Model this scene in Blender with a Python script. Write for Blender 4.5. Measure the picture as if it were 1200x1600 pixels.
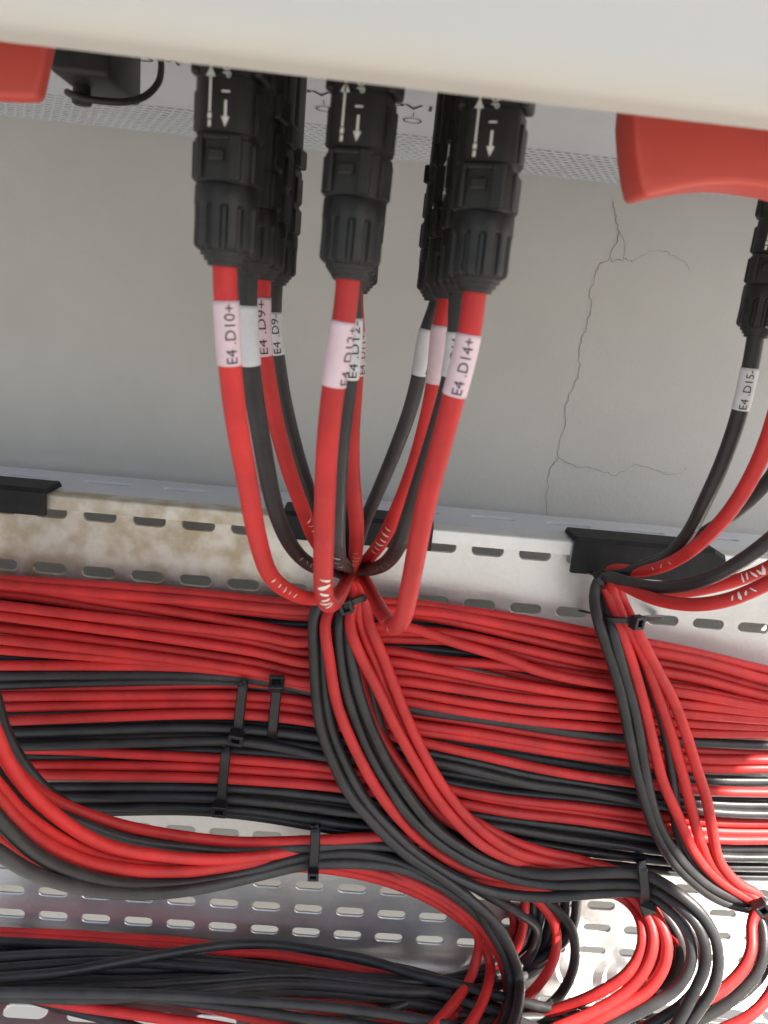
import bpy, bmesh, math, random
from mathutils import Vector, Matrix

random.seed(7)
S = bpy.context.scene
COL = S.collection
for o in list(bpy.data.objects):
    bpy.data.objects.remove(o)

# ------------------------------------------------------------------ camera
FPX = 1155.0                                   # focal length in photo pixels (1200x1600)
PITCH, YAW, ROLL = math.radians(14.5), math.radians(2.6), math.radians(5.8)
F = Vector((math.sin(YAW) * math.cos(PITCH), math.cos(YAW) * math.cos(PITCH), -math.sin(PITCH)))
R0 = Vector((math.cos(YAW), -math.sin(YAW), 0))
U0 = R0.cross(F)
RT = R0 * math.cos(ROLL) + U0 * math.sin(ROLL)
UP = U0 * math.cos(ROLL) - R0 * math.sin(ROLL)
cam_d = bpy.data.cameras.new('camera')
cam = bpy.data.objects.new('camera', cam_d)
COL.objects.link(cam)
M = Matrix((RT, UP, -F)).transposed().to_4x4()
cam.matrix_world = M
cam_d.sensor_fit = 'VERTICAL'
cam_d.sensor_height = 36.0
cam_d.sensor_width = 27.0
cam_d.lens = 36.0 * FPX / 1600.0
cam_d.clip_start = 0.01
cam_d.clip_end = 200.0
cam_d.dof.use_dof = True
cam_d.dof.focus_distance = 0.40
cam_d.dof.aperture_fstop = 20.0
S.camera = cam

# ------------------------------------------------------------------ world, sun, exposure
SUN = Vector((0.55, -0.45, 0.70)).normalized()
w = bpy.data.worlds.new('World')
S.world = w
w.use_nodes = True
nt = w.node_tree
bg = nt.nodes['Background']
sky = nt.nodes.new('ShaderNodeTexSky')
sky.sky_type = 'NISHITA'
sky.sun_disc = False
sky.sun_elevation = math.asin(SUN.z)
sky.sun_rotation = math.atan2(SUN.x, SUN.y)
sky.air_density = 1.0
sky.dust_density = 2.0
nt.links.new(sky.outputs[0], bg.inputs[0])
bg.inputs[1].default_value = 0.05
sd = bpy.data.lights.new('sun', 'SUN')
sd.energy = 5.0
sd.angle = math.radians(0.5)
sd.color = (1.0, 0.95, 0.87)
so = bpy.data.objects.new('sun', sd)
COL.objects.link(so)
so.rotation_euler = SUN.to_track_quat('Z', 'Y').to_euler()
S.view_settings.view_transform = 'Standard'
S.view_settings.look = 'None'
S.view_settings.gamma = 1.0
S.view_settings.use_curve_mapping = False
S.view_settings.exposure = 2.25


# ------------------------------------------------------------------ helpers
def ray(px, py):
    return (RT * (px - 600) + UP * (800 - py) + F * FPX)


def at(px, py, Y):
    d = ray(px, py)
    return d * (Y / d.y)


def at_z(px, py, Z):
    d = ray(px, py)
    return d * (Z / d.z)


def proj(p):
    q = p.dot(F)
    return (600 + FPX * p.dot(RT) / q, 800 - FPX * p.dot(UP) / q)


def link(name, verts, faces, mat, parent=None, smooth=True):
    me = bpy.data.meshes.new(name)
    me.from_pydata([tuple(v) for v in verts], [], faces)
    me.update()
    if smooth:
        me.polygons.foreach_set('use_smooth', [True] * len(me.polygons))
    o = bpy.data.objects.new(name, me)
    COL.objects.link(o)
    me.materials.append(mat)
    if parent:
        o.parent = parent
    return o


def from_bm(name, bm, mat, parent=None, smooth=False):
    bmesh.ops.recalc_face_normals(bm, faces=bm.faces)
    me = bpy.data.meshes.new(name)
    bm.to_mesh(me)
    bm.free()
    if smooth:
        me.polygons.foreach_set('use_smooth', [True] * len(me.polygons))
    o = bpy.data.objects.new(name, me)
    COL.objects.link(o)
    me.materials.append(mat)
    if parent:
        o.parent = parent
    return o


def tag(o, label, cat, group=None):
    o['label'] = label
    o['category'] = cat
    if group:
        o['group'] = group
    return o


def empty(name, loc=(0, 0, 0)):
    o = bpy.data.objects.new(name, None)
    COL.objects.link(o)
    o.location = loc
    o.empty_display_size = 0.01
    return o


def autosmooth(o, ang=40):
    me = o.data
    me.polygons.foreach_set('use_smooth', [True] * len(me.polygons))
    bm = bmesh.new()
    bm.from_mesh(me)
    for e in bm.edges:
        if len(e.link_faces) == 2 and e.calc_face_angle(0) > math.radians(ang):
            e.smooth = False
    bm.to_mesh(me)
    bm.free()


def bm_box(bm, x0, x1, y0, y1, z0, z1, bev=0.0, seg=2):
    r = bmesh.ops.create_cube(bm, size=1.0)
    vs = r['verts']
    for v in vs:
        v.co = Vector(((x0 + x1) / 2 + v.co.x * (x1 - x0), (y0 + y1) / 2 + v.co.y * (y1 - y0), (z0 + z1) / 2 + v.co.z * (z1 - z0)))
    if bev > 0:
        es = list({e for v in vs for e in v.link_edges})
        bmesh.ops.bevel(bm, geom=es, offset=bev, segments=seg, affect='EDGES', profile=0.5)


# ------------------------------------------------------------------ materials
def mat(name, col, rough=0.5, metal=0.0, var=0.0, vscale=60.0, bump=0.0, bscale=300.0, col2=None, rvar=0.0, spec=0.5):
    m = bpy.data.materials.new(name)
    m.use_nodes = True
    n = m.node_tree.nodes
    l = m.node_tree.links
    b = n['Principled BSDF']
    b.inputs['Base Color'].default_value = (*col, 1)
    b.inputs['Roughness'].default_value = rough
    b.inputs['Metallic'].default_value = metal
    b.inputs['Specular IOR Level'].default_value = spec
    tc = n.new('ShaderNodeTexCoord')
    if var > 0 or col2:
        no = n.new('ShaderNodeTexNoise')
        no.inputs['Scale'].default_value = vscale
        no.inputs['Detail'].default_value = 5
        no.inputs['Roughness'].default_value = 0.6
        l.new(tc.outputs['Object'], no.inputs['Vector'])
        ra = n.new('ShaderNodeValToRGB')
        ra.color_ramp.elements[0].position = 0.35
        ra.color_ramp.elements[1].position = 0.7
        c2 = col2 if col2 else tuple(min(1, c * (1 + var)) for c in col)
        c1 = col if col2 else tuple(c * (1 - var) for c in col)
        ra.color_ramp.elements[0].color = (*c1, 1)
        ra.color_ramp.elements[1].color = (*c2, 1)
        l.new(no.outputs['Fac'], ra.inputs['Fac'])
        l.new(ra.outputs['Color'], b.inputs['Base Color'])
        if rvar > 0:
            mr = n.new('ShaderNodeMapRange')
            mr.inputs['To Min'].default_value = max(0.02, rough - rvar)
            mr.inputs['To Max'].default_value = min(1, rough + rvar)
            l.new(no.outputs['Fac'], mr.inputs['Value'])
            l.new(mr.outputs['Result'], b.inputs['Roughness'])
    if bump > 0:
        nb = n.new('ShaderNodeTexNoise')
        nb.inputs['Scale'].default_value = bscale
        nb.inputs['Detail'].default_value = 4
        l.new(tc.outputs['Object'], nb.inputs['Vector'])
        bp = n.new('ShaderNodeBump')
        bp.inputs['Strength'].default_value = bump
        bp.inputs['Distance'].default_value = 0.0006
        l.new(nb.outputs['Fac'], bp.inputs['Height'])
        l.new(bp.outputs['Normal'], b.inputs['Normal'])
    return m


M_RED = mat('red_cable_sheath', (0.54, 0.025, 0.023), 0.52, var=0.18, vscale=45, bump=0.10, bscale=900, rvar=0.10, spec=0.4)
M_BLK = mat('black_cable_sheath', (0.034, 0.033, 0.0335), 0.42, var=0.3, vscale=50, bump=0.12, bscale=900, rvar=0.10, spec=0.4)


def vary(m, amount, dust):
    n = m.node_tree.nodes
    l = m.node_tree.links
    b = n['Principled BSDF']
    src = b.inputs['Base Color'].links[0].from_socket
    oi = n.new('ShaderNodeObjectInfo')
    mr = n.new('ShaderNodeMapRange')
    mr.inputs['To Min'].default_value = 1 - amount
    mr.inputs['To Max'].default_value = 1 + amount * 0.7
    l.new(oi.outputs['Random'], mr.inputs['Value'])
    hs = n.new('ShaderNodeHueSaturation')
    l.new(src, hs.inputs['Color'])
    l.new(mr.outputs[0], hs.inputs['Value'])
    # dry dust and handling scuffs in streaky patches
    tc = n.new('ShaderNodeTexCoord')
    no = n.new('ShaderNodeTexNoise')
    no.inputs['Scale'].default_value = 130
    no.inputs['Detail'].default_value = 8
    no.inputs['Roughness'].default_value = 0.7
    l.new(tc.outputs['Object'], no.inputs['Vector'])
    rp = n.new('ShaderNodeMapRange')
    rp.inputs['From Min'].default_value = 0.56
    rp.inputs['From Max'].default_value = 0.78
    rp.inputs['To Max'].default_value = dust
    l.new(no.outputs['Fac'], rp.inputs['Value'])
    mx = n.new('ShaderNodeMixRGB')
    l.new(rp.outputs[0], mx.inputs['Fac'])
    l.new(hs.outputs['Color'], mx.inputs['Color1'])
    mx.inputs['Color2'].default_value = (0.42, 0.36, 0.30, 1)
    l.new(mx.outputs['Color'], b.inputs['Base Color'])


vary(M_RED, 0.12, 0.07)
vary(M_BLK, 0.25, 0.06)
M_PLAST = mat('connector_plastic', (0.010, 0.010, 0.011), 0.46, vscale=120, col2=(0.026, 0.025, 0.024), bump=0.12, bscale=700, rvar=0.1, spec=0.4)
M_RUB = mat('edge_rubber', (0.012, 0.012, 0.013), 0.6, var=0.4, vscale=90, bump=0.15, bscale=500, spec=0.3)
M_TIE = mat('tie_nylon', (0.010, 0.010, 0.011), 0.38, var=0.3, vscale=200)
M_CASE = mat('casing_paint', (0.56, 0.54, 0.49), 0.45, var=0.03, vscale=8, bump=0.05, bscale=900)
M_PLATE = mat('underside_paint', (0.58, 0.60, 0.64), 0.5, var=0.05, vscale=20)
M_KNOB = mat('red_handle_plastic', (0.60, 0.075, 0.055), 0.45, var=0.06, vscale=30, bump=0.08, bscale=500)
M_LABEL_W = mat('white_label_paper', (0.62, 0.63, 0.64), 0.5, var=0.08, vscale=150)
M_LABEL_P = mat('label_over_red', (0.66, 0.50, 0.53), 0.5, var=0.08, vscale=150)
M_INK = mat('label_ink', (0.03, 0.025, 0.03), 0.6)
M_PRINT = mat('plate_print', (0.07, 0.07, 0.08), 0.6)
M_WPRINT = mat('white_print', (0.70, 0.70, 0.66), 0.55, var=0.1, vscale=400)
M_WPAINT = mat('white_marker_paint', (0.72, 0.66, 0.60), 0.6, var=0.1, vscale=500)
M_CRACK = mat('crack_line', (0.24, 0.225, 0.205), 0.9)  # flat dark tone of the crack lines
M_GROUND = mat('pale_ground', (0.15, 0.147, 0.142), 0.95, var=0.25, vscale=6, bump=0.5, bscale=40)
M_DARKIN = mat('grille_shade', (0.10, 0.10, 0.11), 0.7)  # dark colour stands in for shade behind the grille holes


def wall_material():
    m = mat('wall_plaster', (0.515, 0.508, 0.488), 0.92, bump=0.40, bscale=420, var=0.035, vscale=14, spec=0.2)
    return m


M_WALL = wall_material()


def galv_material():
    m = bpy.data.materials.new('galvanised_steel')
    m.use_nodes = True
    n = m.node_tree.nodes
    l = m.node_tree.links
    b = n['Principled BSDF']
    tc = n.new('ShaderNodeTexCoord')
    vo = n.new('ShaderNodeTexVoronoi')
    vo.inputs['Scale'].default_value = 150
    wn = n.new('ShaderNodeTexNoise')
    wn.inputs['Scale'].default_value = 90
    l.new(tc.outputs['Object'], wn.inputs['Vector'])
    wm = n.new('ShaderNodeMixRGB')
    wm.inputs['Fac'].default_value = 0.04
    l.new(tc.outputs['Object'], wm.inputs['Color1'])
    l.new(wn.outputs['Color'], wm.inputs['Color2'])
    l.new(wm.outputs['Color'], vo.inputs['Vector'])
    no = n.new('ShaderNodeTexNoise')
    no.inputs['Scale'].default_value = 22
    no.inputs['Detail'].default_value = 6
    l.new(tc.outputs['Object'], no.inputs['Vector'])
    # spangle brightness
    r1 = n.new('ShaderNodeValToRGB')
    r1.color_ramp.elements[0].color = (0.60, 0.595, 0.58, 1)
    r1.color_ramp.elements[1].color = (0.80, 0.795, 0.78, 1)
    mixf = n.new('ShaderNodeMath')
    mixf.operation = 'MULTIPLY_ADD'
    l.new(vo.outputs['Color'], mixf.inputs[0])
    mixf.inputs[1].default_value = 0.16
    l.new(no.outputs['Fac'], mixf.inputs[2])
    mr0 = n.new('ShaderNodeMapRange')
    mr0.inputs['From Min'].default_value = 0.35
    mr0.inputs['From Max'].default_value = 0.95
    l.new(mixf.outputs[0], mr0.inputs['Value'])
    l.new(mr0.outputs[0], r1.inputs['Fac'])
    # random dust film, duller and tan; its mask also paints the upper left's beige reflection
    no2 = n.new('ShaderNodeTexNoise')
    no2.inputs['Scale'].default_value = 9
    no2.inputs['Detail'].default_value = 5
    l.new(tc.outputs['Object'], no2.inputs['Vector'])
    sx = n.new('ShaderNodeSeparateXYZ')
    l.new(tc.outputs['Object'], sx.inputs[0])
    mx = n.new('ShaderNodeMapRange')
    mx.inputs['From Min'].default_value = 0.05
    mx.inputs['From Max'].default_value = -0.10
    l.new(sx.outputs['X'], mx.inputs['Value'])
    mz = n.new('ShaderNodeMapRange')
    mz.inputs['From Min'].default_value = -0.22
    mz.inputs['From Max'].default_value = -0.16
    l.new(sx.outputs['Z'], mz.inputs['Value'])
    mm = n.new('ShaderNodeMath')
    mm.operation = 'MULTIPLY'
    l.new(mx.outputs[0], mm.inputs[0])
    l.new(mz.outputs[0], mm.inputs[1])
    ad = n.new('ShaderNodeMath')
    ad.operation = 'MULTIPLY_ADD'
    l.new(mm.outputs[0], ad.inputs[0])
    ad.inputs[1].default_value = 0.42
    l.new(no2.outputs['Fac'], ad.inputs[2])
    mr = n.new('ShaderNodeMapRange')
    mr.inputs['From Min'].default_value = 0.52
    mr.inputs['From Max'].default_value = 0.95
    l.new(ad.outputs[0], mr.inputs['Value'])
    mix = n.new('ShaderNodeMixRGB')
    l.new(mr.outputs[0], mix.inputs['Fac'])
    l.new(r1.outputs['Color'], mix.inputs['Color1'])
    dn = n.new('ShaderNodeTexNoise')
    dn.inputs['Scale'].default_value = 85
    dn.inputs['Detail'].default_value = 7
    l.new(tc.outputs['Object'], dn.inputs['Vector'])
    dr = n.new('ShaderNodeValToRGB')
    dr.color_ramp.elements[0].position = 0.36
    dr.color_ramp.elements[1].position = 0.64
    dr.color_ramp.elements[0].color = (0.45, 0.375, 0.265, 1)
    dr.color_ramp.elements[1].color = (0.66, 0.62, 0.54, 1)
    l.new(dn.outputs['Fac'], dr.inputs['Fac'])
    l.new(dr.outputs['Color'], mix.inputs['Color2'])
    l.new(mix.outputs['Color'], b.inputs['Base Color'])
    mt = n.new('ShaderNodeMapRange')
    mt.inputs['To Min'].default_value = 0.78
    mt.inputs['To Max'].default_value = 0.6
    l.new(mr.outputs[0], mt.inputs['Value'])
    l.new(mt.outputs[0], b.inputs['Metallic'])
    rr = n.new('ShaderNodeMapRange')
    rr.inputs['To Min'].default_value = 0.22
    rr.inputs['To Max'].default_value = 0.58
    l.new(mixf.outputs[0], rr.inputs['Value'])
    l.new(rr.outputs[0], b.inputs['Roughness'])
    bp = n.new('ShaderNodeBump')
    bp.inputs['Strength'].default_value = 0.38
    bp.inputs['Distance'].default_value = 0.0016
    bh = n.new('ShaderNodeMath')
    bh.operation = 'MULTIPLY_ADD'
    l.new(vo.outputs['Distance'], bh.inputs[0])
    bh.inputs[1].default_value = 0.10
    l.new(no.outputs['Fac'], bh.inputs[2])
    l.new(bh.outputs[0], bp.inputs['Height'])
    l.new(bp.outputs['Normal'], b.inputs['Normal'])
    return m


M_GALV = galv_material()

# ------------------------------------------------------------------ setting: ground, wall
YB = 0.405          # front face of the tray's back plate
YW = 0.480          # wall
GZ = -0.95

bm = bmesh.new()
bmesh.ops.create_grid(bm, x_segments=2, y_segments=2, size=30)
for v in bm.verts:
    v.co.z = GZ
g = from_bm('ground', bm, M_GROUND)
g['kind'] = 'structure'

bm = bmesh.new()
bm_box(bm, -4, 4, YW, YW + 0.2, GZ - 0.05, 2.2)
wall = from_bm('wall', bm, M_WALL)
tag(wall, 'grey plastered wall with thin branching cracks behind the cables', 'wall')


def crack(pts, w0, w1):
    P = [at(x, y, YW - 0.0004) for x, y in pts]
    # roughen the line
    Q = []
    for i in range(len(P) - 1):
        n = 5
        for k in range(n):
            t = k / n
            q = P[i].lerp(P[i + 1], t)
            if k:
                q = q + Vector((random.uniform(-1, 1), 0, random.uniform(-1, 1))) * 0.0010
            Q.append(q)
    Q.append(P[-1])
    vs, fs = [], []
    for i, q in enumerate(Q):
        a = Q[max(0, i - 1)]
        b = Q[min(len(Q) - 1, i + 1)]
        d = (b - a).normalized()
        nrm = Vector((d.z, 0, -d.x))
        wd = (w0 + (w1 - w0) * i / (len(Q) - 1)) * random.uniform(0.5, 1.3)
        vs += [q + nrm * wd / 2, q - nrm * wd / 2]
        if i:
            k = 2 * i
            fs.append((k - 2, k - 1, k + 1, k))
    link('crack', vs, fs, M_CRACK, wall)


def c3(l):
    return [(800 + u / 2.757, 120 + v / 2.757) for u, v in l]


def c7(l):
    return [(800 + u / 3, 700 + v / 3) for u, v in l]


crack(c3([(435, 540), (450, 600), (462, 665), (440, 730), (418, 785), (375, 808), (355, 860), (335, 935), (340, 1000), (325, 1060), (300, 1140), (288, 1215), (290, 1270), (268, 1330), (228, 1415), (225, 1520), (203, 1590)]) + c7([(218, 45), (178, 95), (165, 200), (160, 340)]), 0.00046, 0.00040)
crack(c3([(462, 665), (490, 720), (480, 785)]), 0.00030, 0.00020)
crack(c3([(418, 785), (440, 795), (480, 785), (515, 798), (590, 748), (650, 752), (740, 790), (765, 835)]), 0.00030, 0.00020)
crack(c7([(220, 45), (300, 90), (400, 100), (490, 130), (580, 75), (720, 125), (800, 120), (820, 90)]), 0.00030, 0.00020)

# ------------------------------------------------------------------ cable tray
tray = empty('cable_tray', (0, YB, at(600, 1515, YB).z))
tag(tray, 'perforated galvanised steel cable tray carrying the red and black cables', 'cable tray')
bpy.context.view_layer.update()


def unparent_offset(o, p):
    o.parent = p
    o.matrix_parent_inverse = Matrix.Translation(p.location).inverted()


ZT = at(300, 812, YB).z              # plate top
ZB = at(700, 1512, YB).z             # plate bottom
TX0, TX1 = -0.52, 0.62


def slot_outline(cx, cz, hl, r, n=6):
    """closed loop, counter-clockwise seen from the front (x, z)"""
    pts = []
    for k in range(n + 1):
        a = -math.pi / 2 + math.pi * k / n
        pts.append((cx + hl - r + r * math.cos(a), cz + r * math.sin(a)))
    for k in range(n + 1):
        a = math.pi / 2 + math.pi * k / n
        pts.append((cx - hl + r + r * math.cos(a), cz + r * math.sin(a)))
    return pts


def slotted_sheet(bm, x0, x1, z0, z1, rows, place, th=0.0016):
    """rows: list of (z, first x, pitch, half length, radius); place(u, v, w) -> world, w = depth into the sheet"""
    rows = sorted(rows)
    edges = [z0]
    for i in range(len(rows) - 1):
        edges.append((rows[i][0] + rows[i + 1][0]) / 2)
    edges.append(z1)
    ch = 0.0005

    def V(u, v, w):
        return bm.verts.new(place(u, v, w))
    for ri, (zc, xs, pitch, hl, r) in enumerate(rows):
        za, zb = edges[ri], edges[ri + 1]
        k0 = math.ceil((x0 - xs) / pitch)
        k1 = math.floor((x1 - xs) / pitch)
        cells = [xs + k * pitch for k in range(k0, k1 + 1)]
        for cx in cells:
            xa, xb = cx - pitch / 2, cx + pitch / 2
            oo = slot_outline(cx, zc, hl + ch, r + ch)
            ii = slot_outline(cx, zc, hl, r)
            o1 = [V(u, v, 0) for u, v in oo]
            i1 = [V(u, v, ch) for u, v in ii]
            i2 = [V(u, v, th) for u, v in ii]
            n = len(oo)
            for k in range(n):
                j = (k + 1) % n
                bm.faces.new((o1[k], o1[j], i1[j], i1[k]))
                bm.faces.new((i1[k], i1[j], i2[j], i2[k]))
            h = n // 2
            for w, loop in ((0, o1), (th, i2)):
                rb, rt_, lt, lb = V(xb, za, w), V(xb, zb, w), V(xa, zb, w), V(xa, za, w)
                # right half
                for k in range(h - 1):
                    bm.faces.new((loop[k], loop[k + 1], rt_ if k >= (h - 1) / 2 else rb))
                mid = (h - 1) // 2
                bm.faces.new((loop[mid + (1 if (h - 1) % 2 else 0)], rt_, rb))
                for k in range(h, n - 1):
                    bm.faces.new((loop[k], loop[k + 1], lb if k - h >= (h - 1) / 2 else lt))
                bm.faces.new((loop[h + mid + (1 if (h - 1) % 2 else 0)], lb, lt))
                bm.faces.new((loop[h - 1], loop[h], lt, rt_))
                bm.faces.new((loop[n - 1], loop[0], rb, lb))
    bmesh.ops.remove_doubles(bm, verts=bm.verts, dist=1e-6)


# slot layout of the back plate, read off the photograph
a0, a1 = at(156, 809, YB), at(310, 824, YB)
pit = (a1.x - a0.x) / 2
rows = []
for (px, py) in ((156, 807), (154, 894.6), (282, 1297), (550, 1389), (547, 1425), (543, 1461)):
    p = at(px, py, YB)
    rows.append((p.z, p.x, pit, 0.0091, 0.0030))
zz = sorted(r[0] for r in rows)
rows.append(((rows[2][0] + rows[3][0]) / 2, rows[3][1], pit, 0.0091, 0.0030))
bm = bmesh.new()
slotted_sheet(bm, TX0, TX1, ZB + 0.012, ZT, rows, lambda u, v, w: Vector((u, YB + w, v)))
back = from_bm('back_plate', bm, M_GALV)
unparent_offset(back, tray)

# rounded bend and lower flange
bm = bmesh.new()
prof = []
rb = 0.012
for k in range(9):
    a = math.pi / 2 * k / 8
    prof.append((YB - rb + rb * math.cos(a), ZB + rb - rb * math.sin(a)))
for (y, z) in prof:
    pass
vs, fs = [], []
for off in (0, 0.0016):
    for k, (y, z) in enumerate(prof):
        a = math.pi / 2 * k / 8
        for x in (TX0, TX1):
            vs.append((x, y + off * math.cos(a), z - off * math.sin(a)))
n = len(prof)
for s in (0, 1):
    b0 = s * 2 * n
    for k in range(n - 1):
        i = b0 + 2 * k
        fs.append((i, i + 1, i + 3, i + 2))
bend = link('bend', vs, fs, M_GALV)
unparent_offset(bend, tray)
pc = at(40, 1580, 1)
p40 = at_z(40, 1580, ZB)
p86 = at_z(866, 1547, ZB)
bm = bmesh.new()
FY0 = YB - 0.082
slotted_sheet(bm, TX0, TX1, FY0, YB - rb, [(p40.y, p40.x, 0.0375, 0.0128, 0.0042), (p40.y + 0.028, p86.x, 0.0375, 0.0128, 0.0042), (p40.y - 0.028, p40.x, 0.0375, 0.0128, 0.0042)],
              lambda u, v, w: Vector((u, v, ZB - w)))
fl = from_bm('lower_flange', bm, M_GALV)
unparent_offset(fl, tray)

# upper lip: shallow front band, then a slotted flange that runs back towards the wall
YL = 0.3985
ZL1 = at(300, 792, YL).z
ZL0 = at(300, 815, YL).z
bm = bmesh.new()
rl = 0.0018
pr = [(YL, ZL0)]
for k in range(6):
    a = math.pi / 2 * k / 5
    pr.append((YL + rl - rl * math.cos(a), ZL1 - rl + rl * math.sin(a)))
vs, fs = [], []
pr2 = [(YL + 0.006, ZL0)] + pr + [(YL + 0.010, ZL1)]
for (y, z) in pr2:
    for x in (TX0, TX1):
        vs.append((x, y, z))
for k in range(len(pr2) - 1):
    i = 2 * k
    fs.append((i, i + 1, i + 3, i + 2))
lip = link('rim_band', vs, fs, M_GALV)
autosmooth(lip, 30)
unparent_offset(lip, tray)
bm = bmesh.new()
ps = at_z(168, 755, ZL1)
ps2 = at_z(290, 767, ZL1)
slotted_sheet(bm, TX0, TX1, YL + 0.010, YL + 0.055, [(ps.y, ps.x, ps2.x - ps.x, 0.0135, 0.0028)], lambda u, v, w: Vector((u, v, ZL1 - w)))
tf = from_bm('top_flange', bm, M_PLATE)
unparent_offset(tf, tray)


def edge_guard(px0, px1, pyref, label, drop=0.016, chamfer=0.0):
    x0 = at(px0, pyref, YL - 0.004).x
    x1 = at(px1, pyref, YL - 0.004).x
    cx = (x0 + x1) / 2
    t = 0.0022
    yf = YL - 0.0045
    ybk = YL + 0.020
    zt = ZL1 + 0.0035
    # inverted U cross-section, outer then inner
    sec = [(yf, ZL1 - drop), (yf, zt - 0.0022), (yf + 0.0022, zt), (ybk - 0.003, zt), (ybk, zt - 0.003), (ybk, ZL1 - 0.007),
           (ybk - t, ZL1 - 0.007), (ybk - t, zt - t - 0.002), (yf + t, zt - t - 0.001), (yf + t, ZL1 - drop)]
    vs, fs = [], []
    n = len(sec)
    for i, x in enumerate((x0, x0 + 0.0012, x1 - 0.0012 - chamfer, x1)):
        for (y, z) in sec:
            sh = 0.0007 if i in (0, 3) else 0
            zz = z
            if i == 3 and chamfer > 0 and z > ZL1 - 0.004:
                zz = z - chamfer * 0.6
            vs.append((x, y + (sh if y < YL else -sh), zz))
    for i in range(3):
        for k in range(n):
            j = (k + 1) % n
            fs.append((i * n + k, i * n + j, (i + 1) * n + j, (i + 1) * n + k))
    for i in (0, 3):
        b = i * n
        q = [(b, b + 1, b + 8, b + 9), (b + 1, b + 2, b + 3, b + 4, b + 7, b + 8), (b + 4, b + 5, b + 6, b + 7)]
        fs += q
    o = link('rubber_edge_guard', vs, fs, M_RUB, smooth=False)
    tag(o, label, 'edge guard', 'rubber guards on the tray rim')


edge_guard(-90, 70, 780, 'black rubber edge guard at the left end of the tray rim', 0.0115)
edge_guard(440, 676, 838, 'black rubber edge guard under the central cable gathering point', 0.012)
edge_guard(897, 1138, 860, 'long black rubber edge guard beneath the cables at the right', 0.0175, 0.006)


# ------------------------------------------------------------------ tubes
class Path:
    def __init__(self, pts, step=0.0035):
        P = [Vector(p) for p in pts]
        P = [P[0] * 2 - P[1]] + P + [P[-1] * 2 - P[-2]]
        out = []
        for i in range(1, len(P) - 2):
            p0, p1, p2, p3 = P[i - 1], P[i], P[i + 1], P[i + 2]
            # centripetal Catmull-Rom
            def tj(t, a, b):
                return t + max(1e-6, (b - a).length) ** 0.5
            t0 = 0.0
            t1 = tj(t0, p0, p1)
            t2 = tj(t1, p1, p2)
            t3 = tj(t2, p2, p3)
            n = max(2, int((p2 - p1).length / step))
            for k in range(n):
                t = t1 + (t2 - t1) * k / n
                A1 = p0 * ((t1 - t) / (t1 - t0)) + p1 * ((t - t0) / (t1 - t0))
                A2 = p1 * ((t2 - t) / (t2 - t1)) + p2 * ((t - t1) / (t2 - t1))
                A3 = p2 * ((t3 - t) / (t3 - t2)) + p3 * ((t - t2) / (t3 - t2))
                B1 = A1 * ((t2 - t) / (t2 - t0)) + A2 * ((t - t0) / (t2 - t0))
                B2 = A2 * ((t3 - t) / (t3 - t1)) + A3 * ((t - t1) / (t3 - t1))
                out.append(B1 * ((t2 - t) / (t2 - t1)) + B2 * ((t - t1) / (t2 - t1)))
        out.append(P[-2])
        # relax a little so that hand-read points do not kink
        for _ in range(2):
            q = out[:]
            for i in range(1, len(out) - 1):
                q[i] = out[i] * 0.5 + (out[i - 1] + out[i + 1]) * 0.25
            out = q
        self.p = out
        self.s = [0.0]
        for i in range(1, len(out)):
            self.s.append(self.s[-1] + (out[i] - out[i - 1]).length)
        self.L = self.s[-1]

    def eval(self, s):
        s = max(0.0, min(self.L - 1e-7, s))
        lo, hi = 0, len(self.s) - 1
        while hi - lo > 1:
            m = (lo + hi) // 2
            if self.s[m] <= s:
                lo = m
            else:
                hi = m
        t = (s - self.s[lo]) / max(1e-9, self.s[hi] - self.s[lo])
        return self.p[lo].lerp(self.p[hi], t)

    def tan(self, s):
        e = 0.002
        return (self.eval(s + e) - self.eval(s - e)).normalized()

    def near(self, px, py, smax=1e9):
        best, bs = 1e18, 0
        for i, q in enumerate(self.p):
            if self.s[i] > smax:
                break
            x, y = proj(q)
            d = (x - px) ** 2 + (y - py) ** 2
            if d < best:
                best, bs = d, self.s[i]
        return bs


def tube(name, pts, rad, material, parent=None, sides=14, cap=True):
    n = len(pts)
    tans = []
    for i in range(n):
        a = pts[max(0, i - 1)]
        b = pts[min(n - 1, i + 1)]
        tans.append((b - a).normalized())
    ref = Vector((0, 0, 1)) if abs(tans[0].z) < 0.9 else Vector((1, 0, 0))
    u = tans[0].cross(ref).normalized()
    vs, fs = [], []
    for i in range(n):
        t = tans[i]
        u = (u - t * u.dot(t)).normalized()
        v = t.cross(u)
        r = rad[i] if isinstance(rad, list) else rad
        for k in range(sides):
            a = 2 * math.pi * k / sides
            vs.append(pts[i] + (u * math.cos(a) + v * math.sin(a)) * r)
    for i in range(n - 1):
        for k in range(sides):
            j = (k + 1) % sides
            fs.append((i * sides + k, i * sides + j, (i + 1) * sides + j, (i + 1) * sides + k))
    if cap:
        fs.append(tuple(range(sides - 1, -1, -1)))
        fs.append(tuple((n - 1) * sides + k for k in range(sides)))
    return link(name, vs, fs, material, parent)


CR = 0.0031
CABLES = {}


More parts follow.
